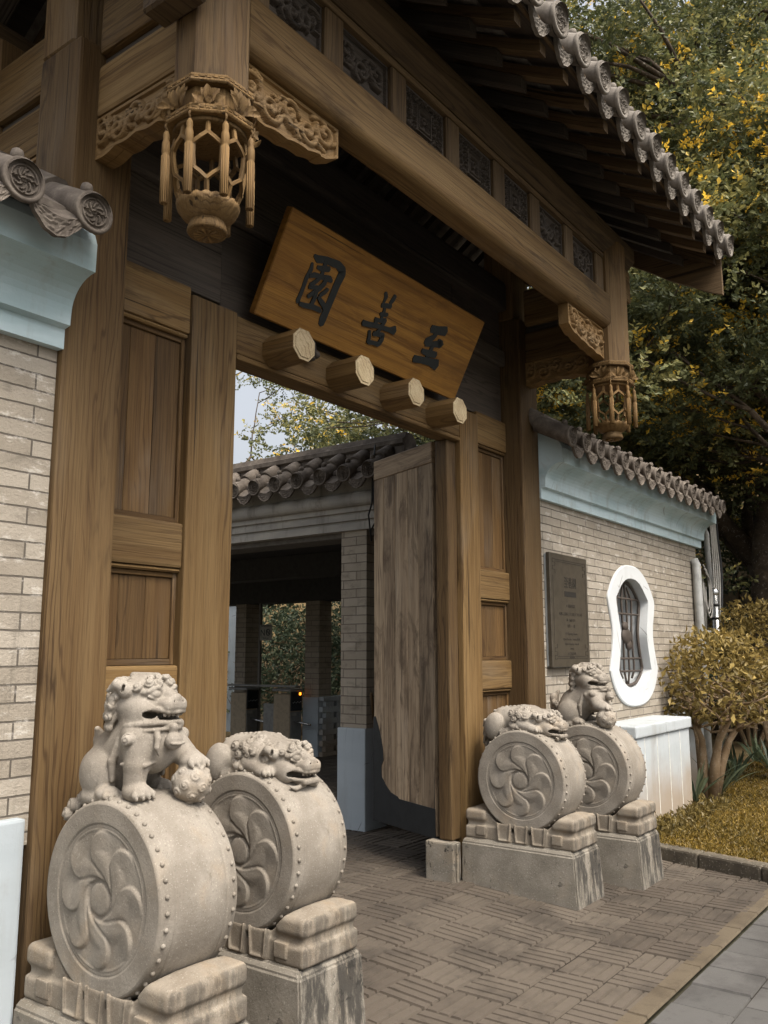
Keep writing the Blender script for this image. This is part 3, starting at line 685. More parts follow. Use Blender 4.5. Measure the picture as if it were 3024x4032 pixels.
# ------------------------------------------------------------------ relief carving helper
def spiral(cx, cy, r, turns, dirn=1, a0=0.0, n=26):
    return [(cx+r*(1-i/n)**.8*math.cos(a0+dirn*turns*2*math.pi*i/n), cy+r*(1-i/n)**.8*math.sin(a0+dirn*turns*2*math.pi*i/n)) for i in range(n)]
def bump_field(U, V, curves):
    """curves: list of (points, width, height)"""
    H = np.zeros_like(U)
    for pts, wd, ht in curves:
        d = np.full_like(U, 9.)
        for (x, y), (x2, y2) in zip(pts[:-1], pts[1:]):
            bx, by = x2-x, y2-y; L = bx*bx+by*by+1e-12; t = np.clip(((U-x)*bx+(V-y)*by)/L, 0, 1); d = np.minimum(d, np.hypot(U-x-t*bx, V-y-t*by))
        H = np.maximum(H, ht*np.sqrt(np.clip(1-(d/wd)**2, 0, 1)))
    return H
def relief(mb, frame, u0, u1, vb, vt, curves, th, border=.018, nu=110, nv=44, base=-.010):
    """carved board: frame(u,v,depth)->world; vb,vt functions of u for the lower and upper outline; th thickness"""
    us = np.linspace(u0, u1, nu); T = np.linspace(0, 1, nv)
    U = np.repeat(us[:, None], nv, 1); VB = np.array([vb(u) for u in us])[:, None]; VT = np.array([vt(u) for u in us])[:, None]; V = VB+(VT-VB)*T[None, :]
    H = base+bump_field(U, V, curves)
    edge = np.minimum(np.minimum(U-u0, u1-U), np.minimum(V-VB, VT-V)); H = np.where(edge < border, .004, H)
    P = np.array([[frame(U[i, j], V[i, j], H[i, j]) for j in range(nv)] for i in range(nu)])
    G = np.stack([V*1.0+3, H+5, U], -1); mb.grid(P, G, smooth=False)
    B = np.array([[frame(u, vb(u), .004), frame(u, vb(u), -th)] for u in us]); mb.grid(B, np.stack([B[..., 2], B[..., 1], np.repeat(us[:, None], 2, 1)], -1), smooth=False)
    B = np.array([[frame(u, vt(u), .004), frame(u, vt(u), -th)] for u in us]); mb.grid(B, smooth=False)
    Bk = np.array([[frame(u, vb(u), -th), frame(u, vt(u), -th)] for u in us]); mb.grid(Bk, smooth=False)
    for u in (u0, u1):
        vs = np.linspace(vb(u), vt(u), 6); E = np.array([[frame(u, v, .004), frame(u, v, -th)] for v in vs]); mb.grid(E, smooth=False)
def scrolls(u0, u1, vb, vt, seed, step=.085, wd=.011, ht=.022):
    rg = random.Random(seed); cs = []; u = u0+.05; k = 0; prev = None
    while u < u1-.03:
        lo, hi = vb(u)+.02, vt(u)-.02; r = min((hi-lo)*.40, .07)*rg.uniform(.8, 1.05); cv = (lo+hi)/2+((-1)**k)*(hi-lo)*.12
        cs.append((spiral(u, cv, r, 1.35, (-1)**k, rg.uniform(0, 6)), wd, ht))
        for q in range(3):
            a = rg.uniform(0, 6.28); l = r*rg.uniform(.7, 1.2); cs.append(([(u+math.cos(a)*r*.8, cv+math.sin(a)*r*.8), (u+math.cos(a+.5)*(r+l*.5), cv+math.sin(a+.5)*(r+l*.5)*.8), (u+math.cos(a+1.1)*(r+l*.7), cv+math.sin(a+1.1)*(r+l*.6)*.8)], wd*rg.uniform(.6, 1), ht*rg.uniform(.6, 1)))
        if prev: cs.append(([prev, ((u+prev[0])/2, (cv+prev[1])/2+.03*(-1)**k), (u, cv)], wd*1.1, ht*.8))
        prev = (u, cv); u += step*(1.0+r*4); k += 1
    return cs

# ------------------------------------------------------------------ the wooden gate
gate = thing('wooden_gate', (0, .63, .06), 'tall brown timber gate with hanging lantern posts, tiled eaves and an open plank door', 'gate')
PX, HX, HY = 2.155, 2.15, -.27
for s_ in (-1, 1):
    mb = MB(); mb.box(s_*PX-.157, s_*PX+.157, .465, .795, .03, 4.52, 'z', .016, seg=2)
    mb.box(s_*PX-.157, s_*PX+.157, .525, .795, 4.52, 6.3, 'z', .012)
    part('pillar', mb, W_POST, gate)
    # door jamb, side panels with rails
    xj0, xj1 = sorted((s_*(1.15 if s_ < 0 else 1.23), s_*(1.475 if s_ < 0 else 1.505)))
    part('jamb', MB().box(xj0, xj1, .60, .76, .055, 3.56, 'z', .010, seg=2), W_BEAM, gate)
    x0, x1 = sorted((s_*(1.475 if s_ < 0 else 1.505), s_*1.998))
    for z0, z1 in ((3.335, 3.60), (2.085, 2.315), (1.375, 1.60), (.62, .80)):
        mb = MB(); mb.box(x0+.001, x1-.001, .612, .75, z0, z1, 'x', .014, seg=2)
        mb.box(x0+.002, x1-.002, .622, .74, z0-.022, z0-.002, 'x', .008); part('rail', mb, W_BEAM, gate)
    for z0, z1 in ((2.315, 3.313), (1.60, 2.063), (.80, 1.353), (.06, .598)):
        p_ = MB(); n = 3; wv = (x1-x0-.05)/n
        p_.box(x0+.002, x0+.025, .648, .72, z0, z1, 'z', .004); p_.box(x1-.025, x1-.002, .648, .72, z0, z1, 'z', .004)
        p_.box(x0+.025, x1-.025, .650, .715, z0+.001, z0+.030, 'x', .003); p_.box(x0+.025, x1-.025, .650, .715, z1-.026, z1-.001, 'x', .003)
        for i in range(n): p_.box(x0+.0255+i*wv+.0008, x0+.0255+(i+1)*wv-.0008, .664, .70, z0+.031, z1-.027, 'z', .0025)
        part('panel', p_, W_PANEL, gate)
    # upper side wall above the rail
    part('upper_board', MB().box(min(s_*1.232, s_*1.998), max(s_*1.232, s_*1.998), .655, .74, 3.601, 4.6, 'x', .004), W_ROOF, gate)
# transom over the door with moulded lower edge and four octagonal studs
part('pivot_post', MB().box(1.10, 1.228, .645, .755, .33, 3.286, 'z', .012, seg=2), W_POST, gate)
mb = MB(); mb.box(-1.148, 1.228, .605, .75, 3.325, 3.545, 'x', .010, seg=2); mb.box(-1.147, 1.227, .598, .75, 3.288, 3.322, 'x', .012, seg=2)
tr = part('transom', mb, W_BEAM, gate)
for x in (-.852, -.285, .283, .845):
    mb = MB(); n = 8; rad = .100
    mb.lathe([(rad, -.24), (rad, .01)], (x, .605, 3.405), 'y', 8, smooth=False, rot=math.pi/8); st = part('door_stud', mb, W_CARVE, gate)
    mb = MB(); mb.lathe([(rad*.80, -.006), (rad*.85, 0.0), (rad*.985, 0.0), (rad*.99, .005)][::1], (x, .362, 3.405), 'y', 8, smooth=False, rot=math.pi/8)
    part('cut_end', mb, W_CUT, st)
for x in (-.58, .575):                                   # carved scroll clamps that carry the signboard
    mb = MB()
    for k in range(9):
        a = k*2.4; mb.ball((x+.035*math.cos(a)*(k/9+.3), .555+.02*math.sin(k), 3.49+.05*math.sin(a)*(k/9+.3)), (.026, .03, .026), 8, 6)
    mb.box(x-.03, x+.03, .53, .61, 3.43, 3.55, 'x', .01); part('sign_bracket', mb, W_ROOF, gate)
# dark boarded wall over the transom
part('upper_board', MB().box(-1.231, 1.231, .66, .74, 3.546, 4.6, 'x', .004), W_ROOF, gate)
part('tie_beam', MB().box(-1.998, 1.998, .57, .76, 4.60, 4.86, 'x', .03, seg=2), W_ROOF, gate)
part('tie_beam', MB().box(-1.998, 1.998, .60, .655, 4.10, 4.24, 'x', .02, seg=2), W_ROOF, gate)

# front (and rear) beams, friezes, purlins, hanging lantern posts
def octo(mb, cx, cy, ap, z0, z1, chamf=.006):
    rr = ap/math.cos(math.pi/8); mb.lathe([(rr-chamf, z0), (rr, z0+chamf), (rr, z1-chamf), (rr-chamf, z1)], (cx, cy, 0), 'z', 8, smooth=False, rot=math.pi/8)
def lantern_post(cx, cy, z_off=0.0):
    P = MB(); octo(P, cx, cy, .150, 3.93, 4.99)
    post = part('hanging_post', P, W_POST, gate)
    A = [math.pi/8+i*math.pi/4 for i in range(8)]
    mb = MB()
    for z0, z1 in ((3.925, 3.962), (3.790, 3.828)):      # two fretted bands
        octo(mb, cx, cy, .174, z0, z1, .004)
        for zz in (z0+.010, z1-.010): octo(mb, cx, cy, .1755, zz-.004, zz+.004, .001)
        for i in range(8):
            a = (A[i]+A[i-1])/2 if i else (A[0]+A[7]-2*math.pi)/2
            for k in range(-2, 3):
                t = k*.026; px, py = cx+math.cos(a)*.1755-math.sin(a)*t, cy+math.sin(a)*.1755+math.cos(a)*t
                mb.box(-.009, .009, -.002, .002, -.003, .003, bev=.0005, mat=Matrix.Translation((px, py, (z0+z1)/2+.002*(k % 2)))@Matrix.Rotation(a+math.pi/2, 4, 'Z'))
    octo(mb, cx, cy, .140, 3.829, 3.924, .002)
    part('collar', mb, W_CARVE, post)
    fl = MB()
    for i in range(8):                                   # lotus and leaf carving round the collar
        a = i*math.pi/4; base = Matrix.Translation((cx+math.cos(a)*.148, cy+math.sin(a)*.148, 3.832))@Matrix.Rotation(a-math.pi/2, 4, 'Z')
        if i % 2 == 0: pet = [(0, .092, .026, 0), (-.02, .088, .022, -.40), (.02, .088, .022, .40), (-.04, .072, .020, -.85), (.04, .072, .020, .85), (0, .06, .024, 0.05), (-.06, .06, .014, -1.3), (.06, .06, .014, 1.3)]
        else: pet = [(-.035, .075, .022, .7), (.03, .08, .024, -.8), (.0, .07, .018, .1), (.045, .045, .018, 1.2), (-.05, .045, .018, -1.2)]
        for k, (dx, ln, wd, tilt) in enumerate(pet):
            m4 = base@Matrix.Translation((dx*.5, .006+.005*k, .004))@Matrix.Rotation(tilt, 4, 'Y')
            pts = []
            for u in np.linspace(0, 1, 7):
                wv = wd*(math.sin(math.pi*min(u*.86+.12, 1))**.9); row = []
                for v in (-1, -.5, 0, .5, 1): row.append(m4@Vector((v*wv, .016*u+.012*math.sin(u*3)*(.4+.6*abs(v))+.004, u*ln)))
                pts.append(row)
            fl.grid(np.array(pts))
    part('lotus_carving', fl, W_CARVE, post)
    # honeycomb lantern cage
    zt, zb = 3.775, 3.475
    rz = lambda z: float(np.interp((z-zb)/(zt-zb), [0, .2, .45, .7, .9, 1], [.108, .132, .150, .153, .146, .139]))
    def S(a, z, dr=0): return (cx+math.cos(a)*(rz(z)+dr), cy+math.sin(a)*(rz(z)+dr), z)
    cg = MB()
    for i in range(8):
        a = i*math.pi/4; h = math.pi/8
        cg.tube([S(a, zt), S(a, zt-.055)], .0105, 4, smooth=False, rot=math.pi/4); cg.tube([S(a, zb+.055), S(a, zb)], .0105, 4, smooth=False, rot=math.pi/4)
        for q in (-1, 1):
            cg.tube([S(a, zt-.055), S(a+q*h*.5, zt-.078), S(a+q*h, zt-.100)], .0105, 4, smooth=False, rot=math.pi/4); cg.tube([S(a, zb+.055), S(a+q*h*.5, zb+.078), S(a+q*h, zb+.100)], .0105, 4, smooth=False, rot=math.pi/4)
        cg.tube([S(a+h, zt-.100), S(a+h, (zt+zb)/2), S(a+h, zb+.100)], .0105, 4, smooth=False, rot=math.pi/4)
    cg.lathe([(rz(zt)-.012, zt-.006), (rz(zt)+.016, zt-.004), (rz(zt)+.014, zt+.016), (rz(zt)-.012, zt+.016)], (cx, cy, 0), 'z', 32)
    part('lantern_cage', cg, W_CARVE, post)
    cp = MB()                                            # lotus cup and round foot
    rows = []
    for t, (r_, z_) in enumerate(((.070, 3.405), (.100, 3.420), (.124, 3.448), (.131, 3.470), (.120, 3.474), (.095, 3.452), (.05, 3.44))):
        row = []
        for k in range(96):
            a = 2*math.pi*k/96; sc2 = .010*abs(math.sin(a*10))*(1 if t in (2, 3) else .3 if t == 1 else .5 if t == 4 else 0); row.append((cx+math.cos(a)*r_, cy+math.sin(a)*r_, z_+sc2))
        rows.append(row)
    cp.grid(np.array(rows), close=True)
    cp.lathe([(.062, 3.415), (.072, 3.402), (.080, 3.378), (.083, 3.362), (.078, 3.354)], (cx, cy, 0), 'z', 40)
    cp.lathe([(.066, 3.356), (.064, 3.3525), (.001, 3.3525)], (cx, cy, 0), 'z', 40, caps=False)
    for k in range(12):
        a = k*math.pi/6; cp.tube([(cx+math.cos(a)*.015, cy+math.sin(a)*.015, 3.351), (cx+math.cos(a)*.055, cy+math.sin(a)*.055, 3.351)], [.003, .008], 5)
    part('lotus_cup', cp, W_CARVE, post)
    for i, a in enumerate(A):                            # eight carved tassels on hooks
        tx, ty = cx+math.cos(a)*.184, cy+math.sin(a)*.184; ts = MB()
        ts.lathe([(.006, 3.755), (.012, 3.745), (.014, 3.73), (.012, 3.718), (.0165, 3.700), (.0175, 3.66), (.0145, 3.655), (.0160, 3.648), (.0160, 3.442), (.014, 3.438), (.0135, 3.446), (.005, 3.45)], (tx, ty, 0), 'z', 12)
        for k in range(12): b = k*math.pi/6; ts.tube([(tx+math.cos(b)*.0155, ty+math.sin(b)*.0155, 3.645), (tx+math.cos(b)*.0155, ty+math.sin(b)*.0155, 3.440)], .0026, 4)
        ts.tube([(tx, ty, 3.79), (tx+.008*math.cos(a), ty+.008*math.sin(a), 3.775), (tx, ty, 3.765), (tx-.006*math.cos(a), ty-.006*math.sin(a), 3.755), (tx, ty, 3.75)], .0045, 6)
        part('tassel', ts, W_CARVE, post)
    return post
for s_ in (-1, 1): lantern_post(s_*HX, HY)
rear_y = 1.26-HY
for s_ in (-1, 1):
    mb = MB(); octo(mb, s_*HX, rear_y, .150, 3.75, 4.99); part('hanging_post', mb, W_POST, gate)
def front_beam(y0, y1, nm):
    prof = []                                            # rounded-edge beam section (y,z)
    z0, z1, r = 4.245, 4.545, .055
    for cy_, cz_, a0 in ((y0+r, z0+r, math.pi), (y1-r, z0+r, 1.5*math.pi), (y1-r, z1-r, 0), (y0+r, z1-r, .5*math.pi)):
        for k in range(6): a = a0+k/5*math.pi/2; prof.append((cy_+r*math.cos(a), cz_+r*math.sin(a)))
    mb = MB(); mb.prism(prof, -2.02, 2.02, 'x', smooth=True); return part(nm, mb, W_BEAM, gate)
part('beam_end', MB().box(-2.425, -2.301, -.40, -.135, 4.255, 4.545, 'x', .012), W_BEAM_SHADE, gate); front_beam(-.355, -.165, 'front_beam'); front_beam(rear_y-.105, rear_y+.105, 'rear_beam')
for q in (-1, 1):
    yb = HY if q < 0 else rear_y
    mb = MB()
    for k in range(9):
        r0_, r1_ = .085, .085
    # purlin carrying the rafters; its octagonal ends stick out past the hanging posts
    mb.lathe([(.128, -2.52), (.140, -2.50), (.140, 2.50), (.128, 2.52)], (0, yb, 5.02), 'x', 8, smooth=False, rot=math.pi/8); part('purlin', mb, W_BEAM_SHADE, gate)
    mb = MB(); mb.box(-2.02, 2.02, yb-.052, yb+.052, 4.845, 4.885, 'x', .006); part('frieze_rail', mb, W_BEAM_SHADE, gate)
    for s_ in (-1, 1):                                   # bearing blocks outside the posts, under the purlin ends
        mb = MB(); mb.box(s_*2.302 if s_ > 0 else -2.50, 2.50 if s_ > 0 else -2.302, yb-.085, yb+.085, 4.60, 4.885, 'x', .02, seg=2); part('purlin_block', mb, W_BEAM, gate)
posts_x = [-1.40, -.845, -.285, .285, .80, 1.355]
for x in posts_x+[-1.93, 1.93]:
    part('frieze_post', MB().box(x-.072, x+.072, HY-.045, HY+.045, 4.548, 4.843, 'z', .010), W_BEAM_SHADE, gate)
xs_ = [-1.93]+posts_x+[1.93]
for i in range(7):
    a, b = xs_[i]+.073, xs_[i+1]-.073; mb = MB(); rg = random.Random(i)
    vb_, vt_ = (lambda u: 4.552), (lambda u: 4.840)
    if i in (2, 3, 4):                                   # lattice of frets with a framed medallion
        cs = []
        for k in range(9):
            for j in range(6):
                u = a+.03+k*(b-a-.06)/8; v = 4.58+j*.046; r = .016; ph = rg.uniform(0, 6.28); cs.append(([(u+r*math.cos(ph+t), v+r*math.sin(ph+t)) for t in np.linspace(0, 4.5, 7)], .006, .022))
        m_ = (a+b)/2; cs = [c for c in cs if not (abs(c[0][0][0]-m_) < .075 and abs(c[0][0][1]-4.695) < .085)]
        for w_ in (.07, .05): cs.append(([(m_-w_, 4.695-w_*1.15), (m_+w_, 4.695-w_*1.15), (m_+w_, 4.695+w_*1.15), (m_-w_, 4.695+w_*1.15), (m_-w_, 4.695-w_*1.15)], .007, .026))
        cs.append((spiral(m_, 4.695, .03, 1.2), .008, .025))
    else: cs = scrolls(a, b, vb_, vt_, i, .10, .014, .034)
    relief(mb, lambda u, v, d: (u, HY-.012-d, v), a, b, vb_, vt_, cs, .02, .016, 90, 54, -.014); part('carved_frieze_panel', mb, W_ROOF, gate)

# carved spandrels: along the front beam and along the side beams
def edge_fn(L, h0, h1):
    return lambda t: h0+(h1-h0)*t+.012*math.sin(t*math.pi)-.010*abs(math.sin(t*math.pi*4.5))*(1 if t < .8 else .3)-(.030*max(0, t-.86)/.14 if t > .86 else 0)
for s_ in (-1, 1):
    L = .66; ef = edge_fn(L, .245, .175)
    def fr(u, v, d, s_=s_): return (s_*(2.0-u), -.285-d, v)
    vb_ = lambda u: 4.240-ef(u/L)-.012; vt_ = lambda u: 4.242
    mb = MB(); relief(mb, fr, 0, L, vb_, vt_, scrolls(0, L, vb_, vt_, 3+s_, .10, .017, .030), .075, .016); part('spandrel', mb, W_CARVE, gate)
    for yb, d_ in ((.465, -1), (.795, 1)):
        L2 = .60 if d_ < 0 else .48
        ef2 = edge_fn(L2, .20, .20)
        for side in (-1, 1):
            def fr2(u, v, d, s_=s_, yb=yb, d_=d_, side=side): return (s_*PX+side*(.045+d), yb+d_*u, v)
            vb2 = lambda u: 4.135-.205+.03*math.sin(u/L2*math.pi)-.012*abs(math.sin(u/L2*math.pi*4)); vt2 = lambda u: 4.138
            mb = MB(); relief(mb, fr2, 0, L2, vb2, vt2, scrolls(0, L2, vb2, vt2, 11, .095, .015, .026), .044, .016, 80, 40); part('spandrel', mb, W_CARVE, gate)
    # side beams in two tiers, from pillar to hanging post and backward
    for z0, z1 in ((4.14, 4.405), (4.47, 4.80)):
        part('side_beam', MB().box(s_*PX-.060, s_*PX+.060, -.14, .464, z0, z1, 'y', .022, seg=2), W_BEAM, gate)
        part('side_beam', MB().box(s_*PX-.060, s_*PX+.060, .796, rear_y-.14, z0, z1, 'y', .022, seg=2), W_BEAM, gate)
    part('side_beam', MB().box(s_*PX-.06, s_*PX+.06, -.14, .464, 4.86, 5.25, 'y', .02), W_BEAM_SHADE, gate)
    part('side_board', MB().box(s_*PX-.02, s_*PX+.02, -.13, .464, 4.406, 4.469, 'y', .002), W_ROOF, gate)
    part('side_board', MB().box(s_*PX-.02, s_*PX+.02, .796, rear_y-.14, 4.406, 4.469, 'y', .002), W_ROOF, gate)

# roof: slopes to front and rear eaves, rafters, tiles
ridge_y, ridge_z = .63, 6.15
def roof_z(y):
    t = abs(y-ridge_y); return 5.10+(ridge_z-5.10)*max(0, (1.62-t)/1.62)**1.12
XE = 3.16
ys = np.linspace(-.965, 2.225, 40)
up_ = [(y, roof_z(y)+.03) for y in ys]; dn = [(y, roof_z(y)-.02) for y in ys]
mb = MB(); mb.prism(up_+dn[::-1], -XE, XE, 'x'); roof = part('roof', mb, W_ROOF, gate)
mb = MB()
for sgn in (-1, 1):
    pts = [(y, roof_z(y)-.022) for y in ys]; low = [(y, roof_z(y)-.30-.08*math.sin(min(abs(y-ridge_y)/1.6, 1)*1.9)-.012*abs(math.sin(y*9))) for y in ys]
    mb = MB(); mb.prism(pts+low[::-1], sgn*(XE-.11), sgn*(XE-.07), 'x', grain='a'); part('bargeboard', mb, W_BEAM_SHADE, roof)
for i in range(21):
    x = -3.03+i*.303
    for sgn in (-1, 1):
        Y = lambda d: ridge_y+sgn*d
        for dd, d0, d1, h, zo, nm in ((0, .05, 1.28, .080, -.115, 'rafter'), (1, .80, 1.555, .072, -.035, 'flying_rafter')):
            n_ = 6; vs = []; gs = []; wd = .036
            for k in range(n_+1):
                d = d0+(d1-d0)*k/n_; zc = roof_z(Y(d))+zo-.022
                for dx, dz in ((-wd, -h), (wd, -h), (wd, 0), (-wd, 0)): vs.append((x+dx, Y(d), zc+dz)); gs.append((dx+i*1.7, dz+dd*3.1, d+i))
            fs = [[k*4+j, k*4+(j+1) % 4, (k+1)*4+(j+1) % 4, (k+1)*4+j] for k in range(n_) for j in range(4)]+[[0, 1, 2, 3], [n_*4+3, n_*4+2, n_*4+1, n_*4]]
            part(nm, MB(), W_ROOF, roof) if False else None
            m_ = MB(); m_.add(vs, fs, gs); part(nm, m_, W_BEAM_SHADE if dd else W_ROOF, roof)
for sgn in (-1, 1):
    yf = ridge_y+sgn*1.565; part('fascia', MB().box(-XE, XE, min(yf, yf+sgn*.022), max(yf, yf+sgn*.022), roof_z(yf)-.035, roof_z(yf)+.045, 'x', .003), W_BEAM_SHADE, roof)

# shared eave tile meshes: round end with carved disc, and crescent drip tile; origin at the disc centre, front facing -Y
def tile_round(mat, r=.088, ln=.34, nm='round_eave_tile'):
    mb = MB(); n = 28
    mb.tube([(0, .004, 0), (0, .03, .010), (0, ln*.95, ln*.42)], r*.86, n, caps=False)
    mb.lathe([(r*.97, .020), (r, .014), (r, .002), (r*.96, -.004), (r*.82, -.004), (r*.78, .006)], (0, 0, 0), 'y', n, caps=False)
    rr = np.linspace(0, .80, 22)*r; aa = np.linspace(0, 2*math.pi, 72, endpoint=False); Rg, A = np.meshgrid(rr, aa, indexing='ij'); q = Rg/r
    H = .008*((np.abs(q-.62) < .045)|(q < .12))+.008*(((np.abs(np.sin(A*2)) < .16) & (q < .62)))+.008*((q > .2) & (q < .52) & (np.sin(A*8+q*20) > .25))
    H = np.where(q > .74, .0, H)
    mb.grid(np.stack([Rg*np.cos(A), .006-H, Rg*np.sin(A)], -1), close=True, smooth=False)
    mb.lathe([(.026, -.01), (.026, .018), (.022, .032), (.010, .040), (.001, .042)], (0, .075, r*.84+.035), 'z', 12)
    return mb.mesh(nm, mat)
def tile_drip(mat, wd=.285, nm='drip_tile'):
    mb = MB(); nu, nv = 26, 9; P = []; H_ = []
    for i in range(nu):
        t = -1+2*i/(nu-1); x = t*wd/2; zt_ = -.075+.062*(t*t)            # top curve follows the channel tile
        zb_ = -.160+.135*abs(t)**2.0+.005*abs(math.sin(t*9)); P.append([(x, 0, zb_+(zt_-zb_)*j/(nv-1)) for j in range(nv)])
    P = np.array(P); X, Z = P[..., 0], P[..., 2]; rel = .005*(np.sin(X*95+np.sin(Z*120)*1.6)*np.sin(Z*150+2*np.cos(X*80)) > .05); e = np.zeros_like(X); e[0] = e[-1] = 1; e[:, 0] = e[:, -1] = 1
    F_ = P.copy(); F_[..., 1] = -.006-np.where(e > 0, .006, rel); mb.grid(F_, smooth=False)
    B_ = P.copy(); B_[..., 1] = .012; mb.grid(B_, smooth=False)
    for edge in (0, -1): mb.grid(np.stack([F_[:, edge], B_[:, edge]], 1), smooth=False)
    for edge in (0, -1): mb.grid(np.stack([F_[edge], B_[edge]], 1), smooth=False)
    rows = []
    for k in range(2): rows.append([(-wd/2+wd*i/12, -.008+k*.24, -.074+.062*((-1+2*i/12)**2)+k*.17) for i in range(13)])
    mb.grid(np.array(rows)); return mb.mesh(nm, mat)
def tilt_copy(me, name, parent, loc, rotz=0.0, pitch=0.0):
    o = link(name, me, parent, loc); o.rotation_euler = (pitch, 0, rotz); return o
T_R2, T_D2 = tile_round(M_TILE2, .100), tile_drip(M_TILE2, .27)
T_R, T_D = tile_round(M_TILE), tile_drip(M_TILE)
for i in range(21):
    x = -3.085+i*.3085
    tilt_copy(T_R2, 'round_eave_tile', roof, (x, -1.045, 5.165), 0, R(4)); tilt_copy(T_R2, 'round_eave_tile', roof, (x, 2.305, 5.165), math.pi, R(4))
    if i < 20: tilt_copy(T_D2, 'drip_tile', roof, (x+.154, -.995, 5.158), 0, R(8)); tilt_copy(T_D2, 'drip_tile', roof, (x+.154, 2.255, 5.158), math.pi, R(8))
mb = MB()
for i in range(21):
    x = -3.085+i*.3085
    for sgn in (-1, 1): mb.tube([(x, ridge_y+sgn*d, roof_z(ridge_y+sgn*d)+.05) for d in np.linspace(.0, 1.36, 9)], .078, 8)
mb.box(-XE, XE, ridge_y-.10, ridge_y+.10, ridge_z+.02, ridge_z+.34, 'x', .03); part('roof_tiling', mb, M_TILE2, roof)

# door leaf, swung inward on the right-hand jamb
hx, hy, ex, ey = 1.185, .79, 1.50, 1.60
dv = Vector((ex-hx, ey-hy, 0)); dl = dv.length; dm = Matrix.Translation((hx, hy, 0))@Matrix.Rotation(math.atan2(dv.y, dv.x), 4, 'Z')
door = None; mb = MB(); n = 5; z0, z1 = .335, 3.30
ws = [.20, .15, .19, .17, .155]; u = .0
for i in range(n):
    wv = ws[i]/sum(ws)*dl; mb.box(u+.0015, u+wv-.0015, -.0, .05, z0, z1-.17, 'z', .004, mat=dm); u += wv
mb.box(0, dl, -.012, .055, z1-.168, z1, 'x', .006, mat=dm); mb.box(0, .10, -.016, -.001, z0+.27, z1-.17, 'z', .004, mat=dm)
door = part('door_leaf', mb, W_DOOR, gate)
# iron foot plate with a cloud-shaped edge and nail rows
out = [(0.0, z0-.012), (dl, z0-.012), (dl, z0+.80)]
cl = [(dl-.03, z0+.81), (dl-.07, z0+.74), (dl-.11, z0+.66), (dl-.145, z0+.56), (dl-.155, z0+.47), (dl-.12, z0+.42), (dl-.125, z0+.34), (dl-.19, z0+.28), (dl-.26, z0+.235), (dl-.36, z0+.215), (dl-.38, z0+.20), (.0, z0+.195)]
mb = MB(); mb.prism(out+cl, -.024, -.017, 'y', mat=dm); mb.prism(out+cl, .051, .056, 'y', mat=dm)
mb.box(-.001, dl+.006, -.0165, .0505, z0-.018, z0-.001, bev=.002, mat=dm); plate = part('iron_plate', mb, M_IRON, door)
mb = MB()
allp = out+cl
for i in range(len(allp)):
    a, b = Vector(allp[i]), Vector(allp[(i+1) % len(allp)]); m_ = max(1, int((b-a).length/.034)); cen = Vector((dl*.55, z0+.2))
    for k in range(m_):
        p = a+(b-a)*k/m_; p = p+(cen-p).normalized()*.017; q = dm@Vector((p.x, -.0245, p.y)); mb.ball(tuple(q), .0052, 6, 4)
part('nail_heads', mb, M_STUD, plate)
mb = MB(); c_ = dm@Vector((dl-.055, -.03, 1.80))
for k in range(8): a = k*math.pi/4; mb.ball((c_.x+.012*math.cos(a), c_.y-.01, c_.z+.045*math.sin(a)), (.026, .022, .03), 8, 6)
mb.ball((c_.x-.02, c_.y-.02, c_.z), (.03, .03, .045), 10, 8)
mb.tube([dm@Vector((dl-.055+.052*math.cos(a), -.055, 1.735+.065*math.sin(a))) for a in np.linspace(0, 2*math.pi, 19)], .008, 8)
part('ring_knocker', mb, M_IRON, door)
# the other leaf, swung inward behind the left-hand jamb
dm2 = Matrix.Translation((-hx, hy, 0))@Matrix.Rotation(math.atan2(dv.y, -dv.x), 4, 'Z'); mb = MB(); u = 0
for i in range(n): wv = ws[i]/sum(ws)*dl; mb.box(u+.0015, u+wv-.0015, -.05, 0, z0, z1, 'z', .004, mat=dm2); u += wv
part('door_leaf', mb, W_DOOR, gate)
for s_ in (-1, 1):                                       # grooved stone sockets at the foot of the jambs
    a, b = sorted((s_*1.045, s_*1.148)); mb = MB(); mb.box(a, b, .60, .84, .03, .325, 'z', .012, seg=2); mb.box(a+.03, a+.06, .585, .602, .05, .32, 'z', .006); part('stone_socket', mb, S_PLINTH, gate)

# ------------------------------------------------------------------ signboard with three brushed characters (read right to left)
SB = [Vector((-1.09, .53, 3.555)), Vector((1.035, .53, 3.555)), Vector((1.035, .245, 4.115)), Vector((-1.09, .245, 4.115))]   # BL BR TR TL
sign = thing('signboard', (-.03, .53, 3.555), 'orange brown wooden signboard with three black brushed characters, leaning out over the door', 'signboard')
ux = (SB[1]-SB[0]).normalized(); uz = (SB[3]-SB[0]).normalized(); un = ux.cross(uz); sw, sh = (SB[1]-SB[0]).length, (SB[3]-SB[0]).length
SM = Matrix(((ux.x, -un.x, uz.x, SB[0].x), (ux.y, -un.y, uz.y, SB[0].y), (ux.z, -un.z, uz.z, SB[0].z), (0, 0, 0, 1)))   # local (u, depth behind, v)
part('board', MB().box(0, sw, 0, .055, 0, sh, 'x', .006, mat=SM), W_SIGN, sign)
def homog(src, dst):
    A = []
    for (x, y), (u, v) in zip(src, dst): A += [[x, y, 1, 0, 0, 0, -u*x, -u*y, -u], [0, 0, 0, x, y, 1, -v*x, -v*y, -v]]
    return np.linalg.svd(np.array(A, float))[2][-1].reshape(3, 3)
HG = homog([(1003, 1246), (1799, 1575), (1919, 1279), (1187, 833)], [(0, 0), (sw, 0), (sw, sh), (0, sh)])
